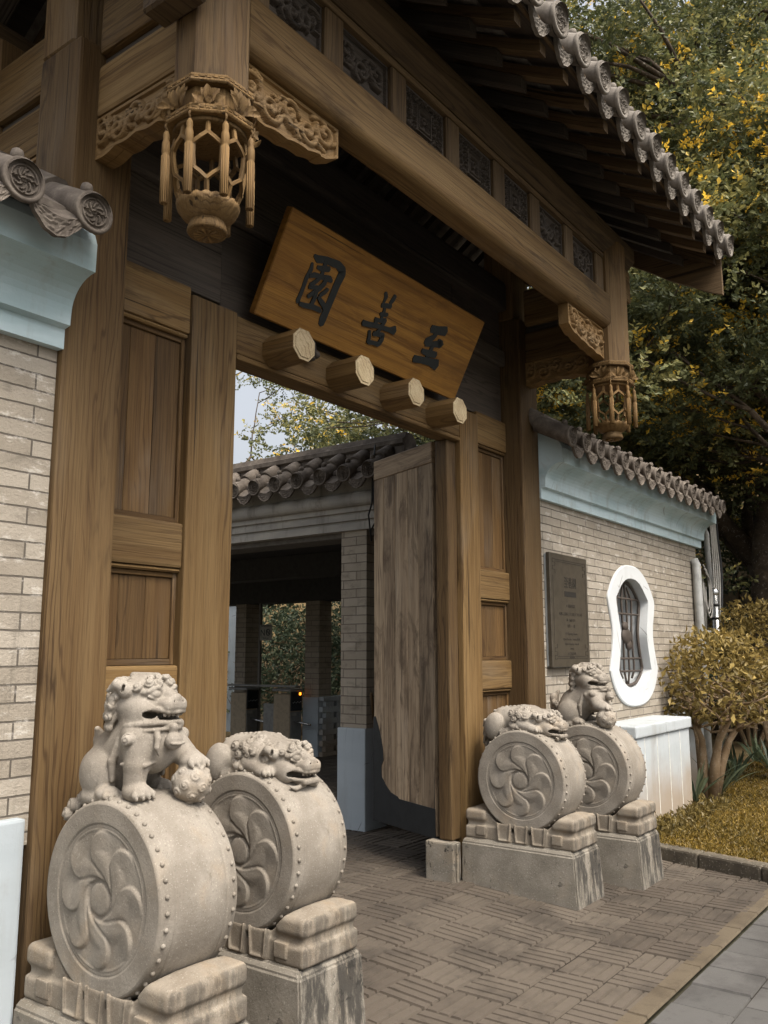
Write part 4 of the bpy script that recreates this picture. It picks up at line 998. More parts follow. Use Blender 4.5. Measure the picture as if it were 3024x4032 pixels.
def brush(mb, strokes, off, k, bulge=.012):
    for si, st in enumerate(strokes):
        P = []
        for x, y, w_ in st:
            a = HG@np.array([off[0]+x*k, off[1]+y*k, 1]); b = HG@np.array([off[0]+(x+w_*.35)*k, off[1]+(y+w_*.35)*k, 1]); a = a[:2]/a[2]; b = b[:2]/b[2]; P.append((a[0], a[1], max(np.hypot(*(b-a)), .010)*1.0))
        # resample
        Q = []
        for i in range(len(P)-1):
            for t in np.linspace(0, 1, 6, endpoint=False): Q.append(tuple(P[i][j]+(P[i+1][j]-P[i][j])*t for j in range(3)))
        Q.append(P[-1]); m_ = len(Q); L, Rr = [], []
        for i in range(m_):
            d = np.array(Q[min(i+1, m_-1)][:2])-np.array(Q[max(i-1, 0)][:2]); d = d/(np.hypot(*d)+1e-9); nn = np.array([-d[1], d[0]]); c_ = np.array(Q[i][:2]); h_ = Q[i][2]
            L.append(c_+nn*h_); Rr.append(c_-nn*h_)
        d = np.array(Q[-1][:2])-np.array(Q[-2][:2]); d /= np.hypot(*d)+1e-9; tip = np.array(Q[-1][:2])+d*Q[-1][2]*.55
        d = np.array(Q[0][:2])-np.array(Q[1][:2]); d /= np.hypot(*d)+1e-9; tail = np.array(Q[0][:2])+d*Q[0][2]*.45
        poly = [tail]+L+[tip]+Rr[::-1]; dz = .0040+.0006*si
        n0 = len(mb.v); ctr = [np.array(q[:2]) for q in Q]
        rows_top = [[SM@Vector((*(L[i][:1]), -dz, L[i][1])), SM@Vector((Rr[i][0], -dz, Rr[i][1]))] for i in range(m_)]
        mb.grid(np.array(rows_top), smooth=False)
        mb.add([SM@Vector((tail[0], -dz, tail[1])), SM@Vector((L[0][0], -dz, L[0][1])), SM@Vector((Rr[0][0], -dz, Rr[0][1]))], [(0, 1, 2)]); mb.add([SM@Vector((tip[0], -dz, tip[1])), SM@Vector((L[-1][0], -dz, L[-1][1])), SM@Vector((Rr[-1][0], -dz, Rr[-1][1]))], [(0, 1, 2)])
        edge = np.array([[SM@Vector((p[0], -dz, p[1])), SM@Vector((p[0], .004, p[1]))] for p in poly+[poly[0]]]); mb.grid(edge, smooth=False)
yuan = [[(350, 215, 30), (330, 300, 60), (250, 430, 58), (170, 620, 55), (105, 745, 62), (95, 775, 40)],
        [(385, 110, 25), (440, 165, 90), (560, 180, 80), (730, 250, 90), (790, 330, 100), (780, 385, 110), (700, 530, 100), (620, 700, 100), (540, 870, 95), (470, 1010, 105), (440, 1090, 80)],
        [(420, 275, 40), (490, 300, 70), (600, 310, 65)], [(555, 190, 60), (520, 290, 55), (475, 400, 50)],
        [(300, 395, 50), (370, 385, 62), (480, 415, 60), (590, 445, 75), (625, 480, 40)],
        [(450, 430, 45), (390, 475, 50), (310, 525, 55), (285, 570, 40)], [(540, 440, 55), (510, 510, 60), (430, 580, 60), (340, 640, 55), (255, 690, 45)], [(300, 555, 45), (360, 560, 50), (440, 560, 40)],
        [(400, 590, 50), (365, 690, 55), (305, 800, 55)], [(125, 785, 50), (200, 815, 60), (320, 835, 62), (410, 875, 60), (440, 905, 35)],
        [(560, 585, 40), (510, 630, 48), (430, 680, 40)], [(410, 700, 30), (450, 760, 60), (490, 820, 60), (480, 870, 30)]]
shan = [[(285, 65, 30), (290, 105, 36), (262, 160, 18)], [(380, 95, 32), (355, 135, 36), (325, 170, 28)], [(242, 185, 34), (290, 190, 34), (335, 195, 34)], [(275, 195, 28), (262, 250, 28), (235, 310, 26)],
        [(225, 268, 24), (260, 272, 34), (298, 275, 24)], [(170, 320, 34), (220, 332, 28), (275, 332, 40)], [(188, 320, 28), (170, 370, 34)], [(270, 330, 32), (240, 375, 34), (215, 415, 28), (180, 445, 20)],
        [(48, 350, 44), (110, 368, 40), (180, 378, 36), (250, 400, 32), (310, 420, 34), (360, 425, 62)], [(112, 430, 30), (108, 480, 30), (92, 540, 34)], [(148, 455, 34), (200, 462, 32), (240, 470, 36), (228, 510, 40), (195, 560, 36)], [(95, 535, 34), (150, 545, 28), (195, 560, 36)]]
zhi = [[(718, 408, 50), (780, 425, 54), (858, 432, 60)], [(765, 455, 34), (735, 490, 36), (670, 530, 50), (665, 550, 46)], [(665, 540, 50), (720, 555, 34), (775, 552, 44), (805, 555, 52), (785, 515, 22)], [(725, 565, 34), (705, 620, 36), (660, 700, 40)],
       [(622, 615, 30), (680, 640, 44), (755, 655, 40)], [(540, 692, 48), (620, 705, 44), (700, 725, 48), (760, 750, 70)]]
for nm, st, off, k, lab in (('character', yuan, (1160, 990), 260/952, 'large framed character at the left end'), ('character', shan, (1430, 1140), 380/952, 'tall narrow character in the middle'), ('character', zhi, (1430, 1140), 380/952, 'open stacked character at the right end')):
    mb = MB(); brush(mb, st, off, k); part(nm, mb, M_INK, sign, lab)
# ------------------------------------------------------------------ ground, paving, lawn
def sheet(name, x0, x1, y0, y1, z, mat, kind='structure', nx=2, ny=2, fz=None):
    mb = MB(); P = np.array([[(x0+(x1-x0)*i/(nx-1), y0+(y1-y0)*j/(ny-1), z if fz is None else fz(y0+(y1-y0)*j/(ny-1))+z) for j in range(ny)] for i in range(nx)])
    mb.grid(P, smooth=False); return solo(name, mb, mat, (0, 0, 0), kind=kind)
sheet('ground', -300, 300, -300, 300, -.06, M_GROUND)
sheet('paving_bed', -8, 2.95, -1.16, 14, -.014, M_JOINT, nx=2, ny=160, fz=gz)
sheet('paving_bed', 2.95, 9, .5, 14, -.016, M_JOINT, nx=2, ny=160, fz=gz)
def pavers(name, cells, mat, bev=.006, fz=gz, group=1):
    V, Fq, G = [], [], []
    for ci, (x0, x1, y0, y1) in enumerate(cells):
        if ci % group == 0: d0_, t0_ = rng.uniform(-.003, .003), rng.uniform(0, .8)
        d = d0_+rng.uniform(-.0008, .0008); t = t0_+rng.uniform(0, .2); b = len(V); tl = rng.uniform(-.003, .003)
        for (X0, X1, Y0, Y1, dz) in ((x0, x1, y0, y1, -.013), (x0+bev, x1-bev, y0+bev, y1-bev, 0)):
            for x, y in ((X0, Y0), (X1, Y0), (X1, Y1), (X0, Y1)): V.append((x, y, fz(y)+dz+d+(tl if x > X0 else -tl)*.3)); G.append((x, y, t))
        Fq += [(b+4, b+5, b+6, b+7)]+[(b+i, b+(i+1) % 4, b+4+(i+1) % 4, b+4+i) for i in range(4)]
    me = np_mesh(name, V, Fq, G, mat); o = link(name, me, None, (0, 0, 0)); o['kind'] = 'structure'; return o
cells = []; S_ = .552; y_top = -1.178
for i in range(-12, 17):
    for j in range(0, 16):
        X, Y = i*S_+.10, y_top+.003+j*S_
        if X > 3.2 and Y < .2: continue
        for a in (0, 1):
            for b in (0, 1):
                x0, y0 = X+.004+a*S_/2, Y+.004+b*S_/2; w_ = S_/2-.008
                for k in range(4):
                    if (a+b) % 2 == 0: cells.append((x0+k*w_/4+.0045, x0+(k+1)*w_/4-.0045, y0, y0+w_))
                    else: cells.append((x0, x0+w_, y0+k*w_/4+.0045, y0+(k+1)*w_/4-.0045))
pavers('brick_pavement', cells, M_PAVE, .0045, group=16)
cells = []; x = -9.0
while x < 2.75:
    l = .40; cells.append((x, x+l-.006, -1.232, -1.130)); x += l
pavers('edge_strip', cells, M_EDGE, .006)
sheet('sidewalk_bed', -12, 40, -9, -1.248, -.018, M_JOINT)
cells = []
for i in range(-34, 60):
    for j in range(0, 14):
        x0, y1 = i*.30+(.15 if j % 2 else 0)+.05, -1.252-j*.30
        if x0 > 12: continue
        cells.append((x0+.003, x0+.297, y1-.297, y1-.003))
pavers('sidewalk', cells, M_WALK, .006, fz=lambda y: -.004)
# kerb round the lawn, lawn soil and grass
kp = [(3.02, .44), (2.90, -.10), (2.79, -.55), (2.66, -1.05), (2.60, -1.25)]
def kerb_line():
    for i in range(len(kp)-1):
        a, b = Vector((*kp[i], 0)), Vector((*kp[i+1], 0)); d = (b-a); L = d.length; n_ = max(1, round(L/.62)); ang = math.atan2(d.y, d.x)
        for k in range(n_): yield a+d*(k/n_), L/n_, ang
mb = MB()
for p, L, ang in kerb_line(): mb.box(.003, L-.004, 0, .15, -.05, .105+random.uniform(-.004, .004), 'x', .018, mat=Matrix.Translation(p)@Matrix.Rotation(ang, 4, 'Z'), seg=2)
n0 = 0; p = Vector((2.60, -1.25, 0))
for k in range(14): mb.box(k*.62+.003, k*.62+.616, -.0, .14, -.05, .10, 'x', .018, mat=Matrix.Translation((2.62, -1.25, 0)), seg=2)
solo('kerb', mb, S_KERB, (2.8, -.4, 0), 'low mossy stone kerb along the edge of the lawn', 'kerb')
def lz(x, y): return .085+.05*math.sin(x*.9+.4)*math.cos(y*1.1)*.6+max(0, (x-7.5))*.05
mb = MB(); P = np.array([[(2.80+i*.28 if i else 2.70-.0, -1.14+j*.115, 0) for j in range(15)] for i in range(60)], float)
for i in range(60):
    for j in range(15):
        y = P[i, j, 1]
        if i == 0: P[i, j, 0] = 2.66+.23*(y+1.14)/1.6+.14
        P[i, j, 2] = lz(P[i, j, 0], y)
mb.grid(P); solo('lawn', mb, M_SOIL, (0, 0, 0), kind='structure')
mb = MB(); P = np.array([[(6.8+i*.8, -.9+j*.9, lz(6.8+i*.8, .2)-.02) for j in range(20)] for i in range(22)]); mb.grid(P); solo('garden_soil', mb, M_SOIL, (0, 0, 0), kind='structure')

def leaf_mesh(name, pos, dirs, size, mat, tint, fold=.25, aspect=.45, rgen=rng):
    """many single leaves, each a folded pair of triangles"""
    n = len(pos); d = dirs/np.linalg.norm(dirs, axis=1, keepdims=True); rv = rgen.normal(size=(n, 3)); s_ = np.cross(d, rv); s_ /= np.linalg.norm(s_, axis=1, keepdims=True)+1e-9; nn = np.cross(s_, d)
    sz = (size*rgen.uniform(.65, 1.25, n))[:, None] if np.isscalar(size) else size[:, None]
    a = pos; b = pos+d*sz*.5+s_*sz*aspect*.5+nn*sz*fold*.4; c_ = pos+d*sz-nn*sz*.12; e = pos+d*sz*.5-s_*sz*aspect*.5+nn*sz*fold*.4
    V = np.stack([a, b, c_, e], 1).reshape(-1, 3); i = np.arange(n)*4; F = np.concatenate([np.stack([i, i+1, i+2], 1), np.stack([i, i+2, i+3], 1)])
    G = np.repeat(np.stack([tint, rgen.uniform(0, 1, n), rgen.uniform(0, 1, n)], 1), 4, 0)
    return np_mesh(name, V, F, G, mat)
def link_mesh(name, me, parent, origin):
    """mesh written in world coordinates -> child with its origin at origin"""
    n = len(me.vertices); co = np.empty(n*3, np.float32); me.vertices.foreach_get('co', co); co = co.reshape(-1, 3)-np.array(origin, np.float32); me.vertices.foreach_set('co', co.ravel()); me.update()
    return link(name, me, parent, origin)
# grass: short blades and small clover leaves
n = 26000; gx = rng.uniform(2.85, 13, n)**1.0; gy = rng.uniform(-1.1, .45, n)
gx = 2.85+(gx-2.85)*rng.uniform(.25, 1, n); keep = (gx > 2.84+.14*(gy+.9))
gx, gy = gx[keep], gy[keep]; gzv = np.array([lz(a, b) for a, b in zip(gx, gy)])
pt = np.stack([gx, gy, gzv-.004], 1); dr = rng.normal(size=(len(gx), 3))*.75; dr[:, 2] = np.abs(dr[:, 2])+.35
pat = .5+.5*np.sin(gx*3.1+np.sin(gy*4)*1.5); ti = np.clip(rng.normal(.42, .2, len(gx))+.18*(pat-.5), 0, 1)
me = leaf_mesh('grass', pt, dr, .042, M_GRASS, ti, aspect=.42); o = link('grass', me, None, (0, 0, 0)); o['kind'] = 'stuff'; tag(o, 'short yellowish green lawn grass', 'grass')

# ------------------------------------------------------------------ the garden walls
def quad_uv(mb, pts, uv): mb.add(pts, [tuple(range(len(pts)))], [(u, v, 0) for u, v in uv])
def brick_face(mb, plane, c, a0, a1, z0, z1):
    """plane 'y': face at y=c spanning x a0..a1 ; plane 'x': face at x=c spanning y a0..a1"""
    P = [(a0, z0), (a1, z0), (a1, z1), (a0, z1)]; quad_uv(mb, [((a, c, z) if plane == 'y' else (c, a, z)) for a, z in P], P)
def brick_block(mb, x0, x1, y0, y1, z0, z1):
    for c in (y0, y1): brick_face(mb, 'y', c, x0, x1, z0, z1)
    for c in (x0, x1): brick_face(mb, 'x', c, y0, y1, z0, z1)
    quad_uv(mb, [(x0, y0, z1), (x1, y0, z1), (x1, y1, z1), (x0, y1, z1)], [(x0, y0), (x1, y0), (x1, y1), (x0, y1)])
CP = [(.50, 2.975), (.457, 2.975), (.457, 3.066), (.418, 3.074), (.415, 3.128)]
for k in range(1, 9): a = k/8*math.pi/2; CP.append((.253+.162*(math.cos(a))**1.0, 3.275-.147*(1-math.sin(a))))
CP += [(.253, 3.285), (.250, 3.40), (.27, 3.45), (.50, 3.62)]
def wall_roof(mb, x0, x1):
    sec = [(.20, 3.475), (.42, 3.63), (.66, 3.76), (.84, 3.76), (1.08, 3.63), (1.30, 3.475), (1.30, 3.445), (.75, 3.64), (.20, 3.445)]
    mb.prism(sec, x0, x1, 'x'); mb.prism([(.66, 3.74), (.67, 3.84), (.71, 3.87), (.71, 3.91), (.75, 3.935), (.79, 3.91), (.79, 3.87), (.83, 3.84), (.84, 3.74)], x0, x1, 'x')
def eave_row(parent, xs, y=.10, z=3.452):
    for i, x in enumerate(xs): tilt_copy(T_R, 'round_eave_tile', parent, (x, y, z), 0, R(3)); tilt_copy(T_R, 'round_eave_tile', parent, (x, 1.5-y, z), math.pi, R(3))
    for a, b in zip(xs[:-1], xs[1:]): tilt_copy(T_D, 'drip_tile', parent, ((a+b)/2, y+.018, z-.004), 0, R(3)); tilt_copy(T_D, 'drip_tile', parent, ((a+b)/2, 1.5-y-.018, z-.004), math.pi, R(3))
def tile_ribs(mb, xs):
    for x in xs:
        for q in (0, 1): mb.tube([(x, (y if q == 0 else 1.5-y), z) for y, z in ((.40, 3.635), (.52, 3.71), (.68, 3.79))], .074, 10)
# left wall
WL_ = thing('brick_wall', (-2.312, .5, 0), 'grey brick wall left of the gate with a pale blue moulded cornice and a white base', 'wall')
xl0, xl1 = -9.0, -2.313
mb = MB(); brick_block(mb, xl0, xl1, .50, 1.0, .9, 3.0); part('brickwork', mb, M_BRICK, WL_)
part('plinth', MB().box(xl0, -2.352, .452, 1.048, -.05, 1.012, 'x', .012, seg=2), M_WHITE, WL_)
mb = MB(); mb.prism(CP+[(1.5-a, b) for a, b in CP[::-1]], xl0, -2.310, 'x'); part('cornice', mb, M_CORN, WL_)
mb = MB(); wall_roof(mb, xl0, -2.36); xs = [-2.43-.312*i for i in range(20)]; tile_ribs(mb, xs); rf = part('roof', mb, M_TILE, WL_); eave_row(rf, xs)
# right wall with the vase-shaped window
WR_ = thing('brick_wall', (2.313, .5, 0), 'grey brick wall right of the gate with a white vase-shaped window and a plastered ledge', 'wall')
xr0, xr1 = 2.313, 6.72; vc, vz = 4.41, 1.83
def vase(k):
    hw = lambda z: None
    half = [(0, 2.562), (.20, 2.545), (.38, 2.475), (.52, 2.37), (.60, 2.28), (.648, 2.205), (.628, 2.10), (.585, 1.98), (.560, 1.87), (.565, 1.77), (.600, 1.64), (.655, 1.50), (.655, 1.475), (.610, 1.38), (.52, 1.27), (.37, 1.175), (.20, 1.130), (0, 1.118)]
    inn = [(0, 2.424), (.14, 2.41), (.26, 2.36), (.36, 2.285), (.42, 2.235), (.448, 2.20), (.430, 2.10), (.395, 1.98), (.368, 1.87), (.375, 1.77), (.405, 1.64), (.448, 1.50), (.448, 1.475), (.40, 1.42), (.33, 1.37), (.24, 1.325), (.12, 1.305), (0, 1.30)]
    h_ = [(o[0]+(i[0]-o[0])*k, o[1]+(i[1]-o[1])*k) for o, i in zip(half, inn)]
    P = [(vc+x, z) for x, z in h_]+[(vc-x, z) for x, z in h_[-2:0:-1]]; n = len(P); Q = []
    for i in range(n):
        for t in (0, .25, .5, .75):
            p0, p1, p2, p3 = P[i-1], P[i], P[(i+1) % n], P[(i+2) % n]
            Q.append(tuple(p0[j]*(-.5*t+t*t-.5*t**3)+p1[j]*(1-2.5*t*t+1.5*t**3)+p2[j]*(.5*t+2*t*t-1.5*t**3)+p3[j]*(-.5*t*t+.5*t**3) for j in (0, 1)))
    return Q
rx0, rx1, rz0, rz1 = 3.40, 5.42, .9, 3.0
def to_rect(p):
    dx, dz = p[0]-vc, p[1]-vz; t = min(((rx1-vc) if dx > 0 else (rx0-vc))/dx if abs(dx) > 1e-6 else 9e9, ((rz1-vz) if dz > 0 else (rz0-vz))/dz if abs(dz) > 1e-6 else 9e9); return (vc+dx*t, vz+dz*t)
mb = MB(); ring = vase(.5); rect = [to_rect(p) for p in ring]; m_ = len(ring)
for y in (.50, 1.0):
    for i in range(m_):
        a, b = ring[i], ring[(i+1) % m_]; A, B = rect[i], rect[(i+1) % m_]; poly = [a, b, B]
        if abs(A[0]-B[0]) > 1e-6 and abs(A[1]-B[1]) > 1e-6: poly.append((rx1 if A[0] > vc else rx0, rz1 if A[1] > vz else rz0))
        poly.append(A); quad_uv(mb, [(p[0], y, p[1]) for p in poly], poly)
for y in (.50, 1.0): brick_face(mb, 'y', y, xr0, rx0, .9, 3.0); brick_face(mb, 'y', y, rx1, xr1, .9, 3.0)
for x in (xr0, xr1): brick_face(mb, 'x', x, .50, 1.0, .9, 3.0)
part('brickwork', mb, M_BRICK, WR_)
ou, inn = vase(0), vase(1)
mb = MB()
def band(A, ya, B, yb): mb.grid(np.array([[(a[0], ya, a[1]), (b[0], yb, b[1])] for a, b in zip(A+A[:1], B+B[:1])]), smooth=False)
ou2 = [(vc+(p[0]-vc)*.985, vz+(p[1]-vz)*.985) for p in ou]
band(ou, .499, ou, .486); band(ou, .486, ou2, .478); band(ou2, .478, inn, .478); band(inn, .478, inn, .96); band(inn, .96, ou, .9601)
win = part('vase_window', mb, M_FRAME, WR_)
M_LAT = simple('dark_window_lattice', (.060, .046, .036, 1), .7); mb = MB(); ly = .575
mid = [(vc+(p[0]-vc)*.95, vz+(p[1]-vz)*.95) for p in inn]
mb.tube([(p[0], ly, p[1]) for p in mid+mid[:1]], .017, 6)
wv = lambda z: np.interp(z, [1.30, 1.48, 1.83, 2.2, 2.42], [.05, .42, .34, .42, .05])
for q in (-.50, -.17, .17, .5): mb.tube([(vc+q*wv(z)*1.0, ly, z) for z in np.linspace(1.33 if abs(q) < .3 else 1.40, 2.40 if abs(q) < .3 else 2.34, 15)], .012, 5)
for z in (1.47, 1.60, 2.06, 2.22): mb.tube([(vc-wv(z), ly, z), (vc+wv(z), ly, z)], .012, 5)
mb.ball((vc, ly-.01, 1.83), (.13, .03, .085), 14, 8); mb.ball((vc-.03, ly-.01, 1.93), (.07, .03, .05), 12, 6); mb.ball((vc+.05, ly-.01, 1.74), (.06, .03, .06), 12, 6)
part('lattice', mb, M_LAT, win)
mb = MB(); mb.box(xr0+.02, 3.372, .455, 1.045, -.05, .995, 'x', .012, seg=2); mb.box(4.93, xr1+.03, .455, 1.045, -.05, .985, 'x', .012, seg=2); part('plinth', mb, M_LEDGE, WR_)
mb = MB(); mb.box(3.385, 4.915, .135, 1.04, -.05, .888, 'x', .008); led = part('ledge_base', mb, M_LEDGE, WR_)
mb = MB()
for a, b in ((3.362, 4.16), (4.164, 4.935)): mb.box(a, b, .108, 1.06, .89, 1.002, 'x', .022, seg=3)
part('ledge_top', mb, M_LEDGE, WR_)
M_GR = simple('pale_tile_joint', (.72, .70, .64, 1), .9); mb = MB()
for x in (3.62, 3.95, 4.28, 4.61): mb.box(x-.004, x+.004, .1325, .136, 0.0, .886, bev=.0005)
part('tile_joint', mb, M_GR, led)
mb = MB(); mb.prism(CP+[(1.5-a, b) for a, b in CP[::-1]], 2.318, 6.84, 'x'); part('cornice', mb, M_CORN, WR_)
mb = MB(); wall_roof(mb, 2.36, 6.86); xs = [2.21+.2955*i for i in range(16)]; tile_ribs(mb, xs); rf = part('roof', mb, M_TILE, WR_); eave_row(rf, xs)

# ------------------------------------------------------------------ bronze plaque
pq = thing('wall_plaque', (2.78, .462, 2.02), 'dark bronze plaque with engraved title and text, on the brick wall beside the gate', 'plaque')
px0, px1, pz0, pz1 = 2.40, 3.175, 1.535, 2.52
part('panel', MB().box(px0, px1, .440, .478, pz0, pz1, 'z', .005), M_BRONZE, pq); part('backing', MB().box(px0+.01, px1-.01, .4785, .4995, pz0+.01, pz1-.01, 'z', .002), M_LEDGE, pq)
mb = MB(); yf = .4385
def line(x0, z0, x1, z1, wd=.004): mb.box(min(x0, x1)-wd/2, max(x0, x1)+wd/2, yf, yf+.002, min(z0, z1)-wd/2, max(z0, z1)+wd/2, bev=.0003)
for o_ in (.055, .072): line(px0+o_+.03, pz1-o_, px1-o_-.03, pz1-o_); line(px0+o_+.03, pz0+o_+.02, px1-o_-.03, pz0+o_+.02)
for x, sx in ((px0+.05, 1), (px1-.05, -1)):
    for z, sz in ((pz1-.05, -1), (pz0+.07, 1)):
        for k in range(4): line(x, z+sz*k*.032, x+sx*(.05 if k % 2 else .032), z+sz*k*.032); line(x+(sx*.05 if k % 2 else 0), z+sz*k*.032, x+(sx*.05 if k % 2 else 0), z+sz*(k+1)*.032)
    line(x, pz0+.2, x, pz1-.2, .003)
part('fret_border', mb, M_BRONZE_D, pq)
part('title_bar', MB().box(2.675, 2.915, yf, yf+.002, 2.148, 2.195, bev=.0003), M_BRONZE_D, pq)
def text(parent, name, body, size, x, z, mat, dep=.0008, align='CENTER', wx=1.0, plane='y', c=yf):
    cu = bpy.data.curves.new(name, 'FONT'); cu.body = body; cu.size = size; cu.align_x = align; cu.extrude = dep
    to = bpy.data.objects.new(name, cu); dg = bpy.context.evaluated_depsgraph_get(); COL.objects.link(to); bpy.context.view_layer.update()
    me = bpy.data.meshes.new_from_object(to.evaluated_get(bpy.context.evaluated_depsgraph_get())); bpy.data.objects.remove(to); me.name = name; me.materials.clear(); me.materials.append(mat)
    loc = (x, c, z) if plane == 'y' else (c, x, z); o = link(name, me, parent, loc); o.rotation_euler = (R(90), 0, 0) if plane == 'y' else (R(90), 0, R(-90)); o.scale = (wx, 1, 1); return o
for i, ch in enumerate('至善園'): text(pq, 'title', ch, .105, 2.715+i*.085, 2.235, M_BRONZE_D, wx=.8)
for z, b, s_ in ((2.055, '● 開放時間', .034), (1.985, '每週二至週日 上午八時 至 下午五時', .030), (1.932, '週一休園 全年', .030), (1.880, '免費・一般', .032), (1.815, '● Opening Hours', .032), (1.768, 'Open Tuesday - Sunday 08:00', .028), (1.728, 'Closed Mondays  Free of', .028), (1.688, 'charge', .028), (1.640, '● 注意事項', .030), (1.612, '請勿攀折', .024)):
    text(pq, 'text_line', b, s_, 2.79, z-.0, M_BRONZE_T)
# ------------------------------------------------------------------ pipes and cables at the far end of the right wall
mb = MB(); mb.tube([(6.52, .44, -.05), (6.52, .44, 2.74), (6.52, .47, 2.80)], .055, 14); solo('drain_pipe', mb, M_PIPE, (6.52, .44, 0), 'grey plastic drain pipe down the far end of the brick wall', 'pipe')
cd = thing('conduit_pole', (7.08, .40, 0), 'steel conduit pole with black straps behind the clipped shrub', 'pole')
mb = MB(); mb.tube([(7.08, .40, 0), (7.08, .40, 2.40)], .052, 14); mb.ball((7.08, .40, 2.42), (.062, .062, .07), 14, 8); part('pole', mb, M_CHROME, cd)
for z in (1.75, 2.08, 2.25): part('strap', MB().lathe([(.056, z), (.056, z+.028)], (7.08, .40, 0), 'z', 14), M_CABLE_D, cd)
part('bracket', MB().box(6.60, 7.05, .42, .46, 1.90, 1.935, 'x', .004), M_PIPE, cd)
mb = MB(); mb.tube([(7.16, .46, 2.2), (7.17, .48, 3.2), (7.08, .5, 3.32), (6.9, .6, 3.40)], .035, 10); solo('rain_pipe', mb, M_PIPE, (7.16, .46, 2.2), 'upright grey rain pipe bent under the eave at the wall end', 'pipe')
for k in range(5):
    rg = random.Random(k); x0 = 7.0+.07*k; pts = [(6.7+.03*k, .35, 3.42), (x0-.02, .38, 3.40), (x0+.10, .40, 3.15), (x0+.14+.02*k, .41, 2.7), (x0+.07, .40, 2.1), (x0+.05, .42, 1.2), (x0, .42, .1)]
    mb = MB(); P = [Vector(p) for p in pts]; Q = []
    for i in range(len(P)-1):
        for t in np.linspace(0, 1, 6, endpoint=False): Q.append(P[max(i-1, 0)]*(-.5*t+t*t-.5*t**3)+P[i]*(1-2.5*t*t+1.5*t**3)+P[i+1]*(.5*t+2*t*t-1.5*t**3)+P[min(i+2, len(P)-1)]*(-.5*t*t+.5*t**3))
    mb.tube(Q, .010 if k < 4 else .018, 6); o = solo('cable', mb, M_CABLE if k < 4 else M_CABLE_D, (7, .4, 2), ('pale cable hanging among others from the tiled eave at the far wall end' if k < 4 else 'thick black cable hanging outermost from the eave at the far wall end'), 'cable', 'cables hanging at the wall end')
for k in range(3):
    mb = MB(); mb.tube([(6.68+.012*k, .40-.01*k, 2.75-.05*k)]+[(6.74+.13*math.sin(a)+.02*k, .40-.01*k, 2.45+.26*math.cos(a)-.05*k) for a in np.linspace(0, 5.2, 16)]+[(6.62+.02*k, .42, 1.6)], .008, 6); solo('cable', mb, M_CABLE, (6.7, .4, 2.4), 'pale cable coiled beside the drain pipe', 'cable', 'coiled cables by the drain pipe')

# ------------------------------------------------------------------ ticket hall behind the gate
hall = thing('ticket_hall', (2.1, 2.2, .06), 'open brick-pillared ticket hall with a tiled eave, seen through the gate doorway', 'building')
def brick_pillar(x0, x1, y0, y1, mat=M_BRICK_IN, ztop=2.86):
    mb = MB(); brick_block(mb, x0, x1, y0, y1, .97, ztop); p_ = part('brick_pillar', mb, mat, hall)
    part('pillar_base', MB().box(x0-.022, x1+.004, y0-.004, y1+.02, 0.02, .968, 'z', .010, seg=2), M_WHITE, p_); return p_
for x0, x1, y0, y1 in ((2.10, 2.42, 2.20, 2.51), (2.10, 2.42, 7.2, 7.5), (6.20, 6.50, 6.34, 6.64), (6.20, 6.52, 8.01, 8.26), (6.2, 6.5, 2.2, 2.5), (6.2, 6.5, 10.4, 10.7)): brick_pillar(x0, x1, y0, y1)
CH = [(.05, 2.83), (-.03, 2.835), (-.03, 2.905), (-.02, 2.91), (-.02, 2.925), (-.045, 2.93), (-.045, 2.985), (-.035, 2.99), (-.035, 3.005), (-.06, 3.01), (-.06, 3.055)]
for k in range(9): a = -math.pi/2+k/8*math.pi; CH.append((-.07-.055*math.cos(a), 3.130+.072*math.sin(a)))
CH += [(-.06, 3.205), (-.07, 3.42), (.05, 3.50), (.40, 3.50), (.40, 2.83)]
mb = MB(); mb.prism([(2.10+a, b) for a, b in CH], 1.95, 10.8, 'y', mat=None); part('cornice', mb, M_CORN_IN, hall)
sec = [(1.95, 3.405), (2.15, 3.53), (2.40, 3.56), (2.62, 3.56), (4.4, 3.56), (6.9, 3.30), (6.9, 3.24), (4.4, 3.45), (2.4, 3.45), (1.95, 3.375)]
mb = MB(); mb.prism(sec, 1.80, 10.9, 'y'); mb.prism([(2.16, 3.50), (2.17, 3.62), (2.14, 3.64), (2.14, 3.685), (2.18, 3.70), (2.20, 3.755), (2.30, 3.755), (2.36, 3.70), (2.40, 3.55)], 1.80, 10.9, 'y')
ysr = [1.98+.3*i for i in range(28)]
for y in ysr: mb.tube([(x, y, z) for x, z in ((2.02, 3.475), (2.10, 3.53), (2.19, 3.585))], .074, 10)
hr = part('roof', mb, M_TILE, hall)
for y in ysr: tilt_copy(T_R, 'round_eave_tile', hr, (1.84, y, 3.352), -math.pi/2, R(3))
for a, b in zip(ysr[:-1], ysr[1:]): tilt_copy(T_D, 'drip_tile', hr, (1.858, (a+b)/2, 3.350), -math.pi/2, R(3))
part('lintel', MB().box(2.16, 2.50, 1.97, 10.7, 2.78, 2.834, 'y', .006), M_SOFFIT, hall)
mb = MB(); mb.box(2.16, 6.8, 2.0, 10.7, 2.96, 3.02, bev=.004); mb.box(6.15, 6.55, 2.0, 10.7, 2.50, 2.958, bev=.006); mb.box(4.1, 4.4, 2.0, 10.7, 2.66, 2.958, bev=.006); part('ceiling', mb, M_HALL, hall)
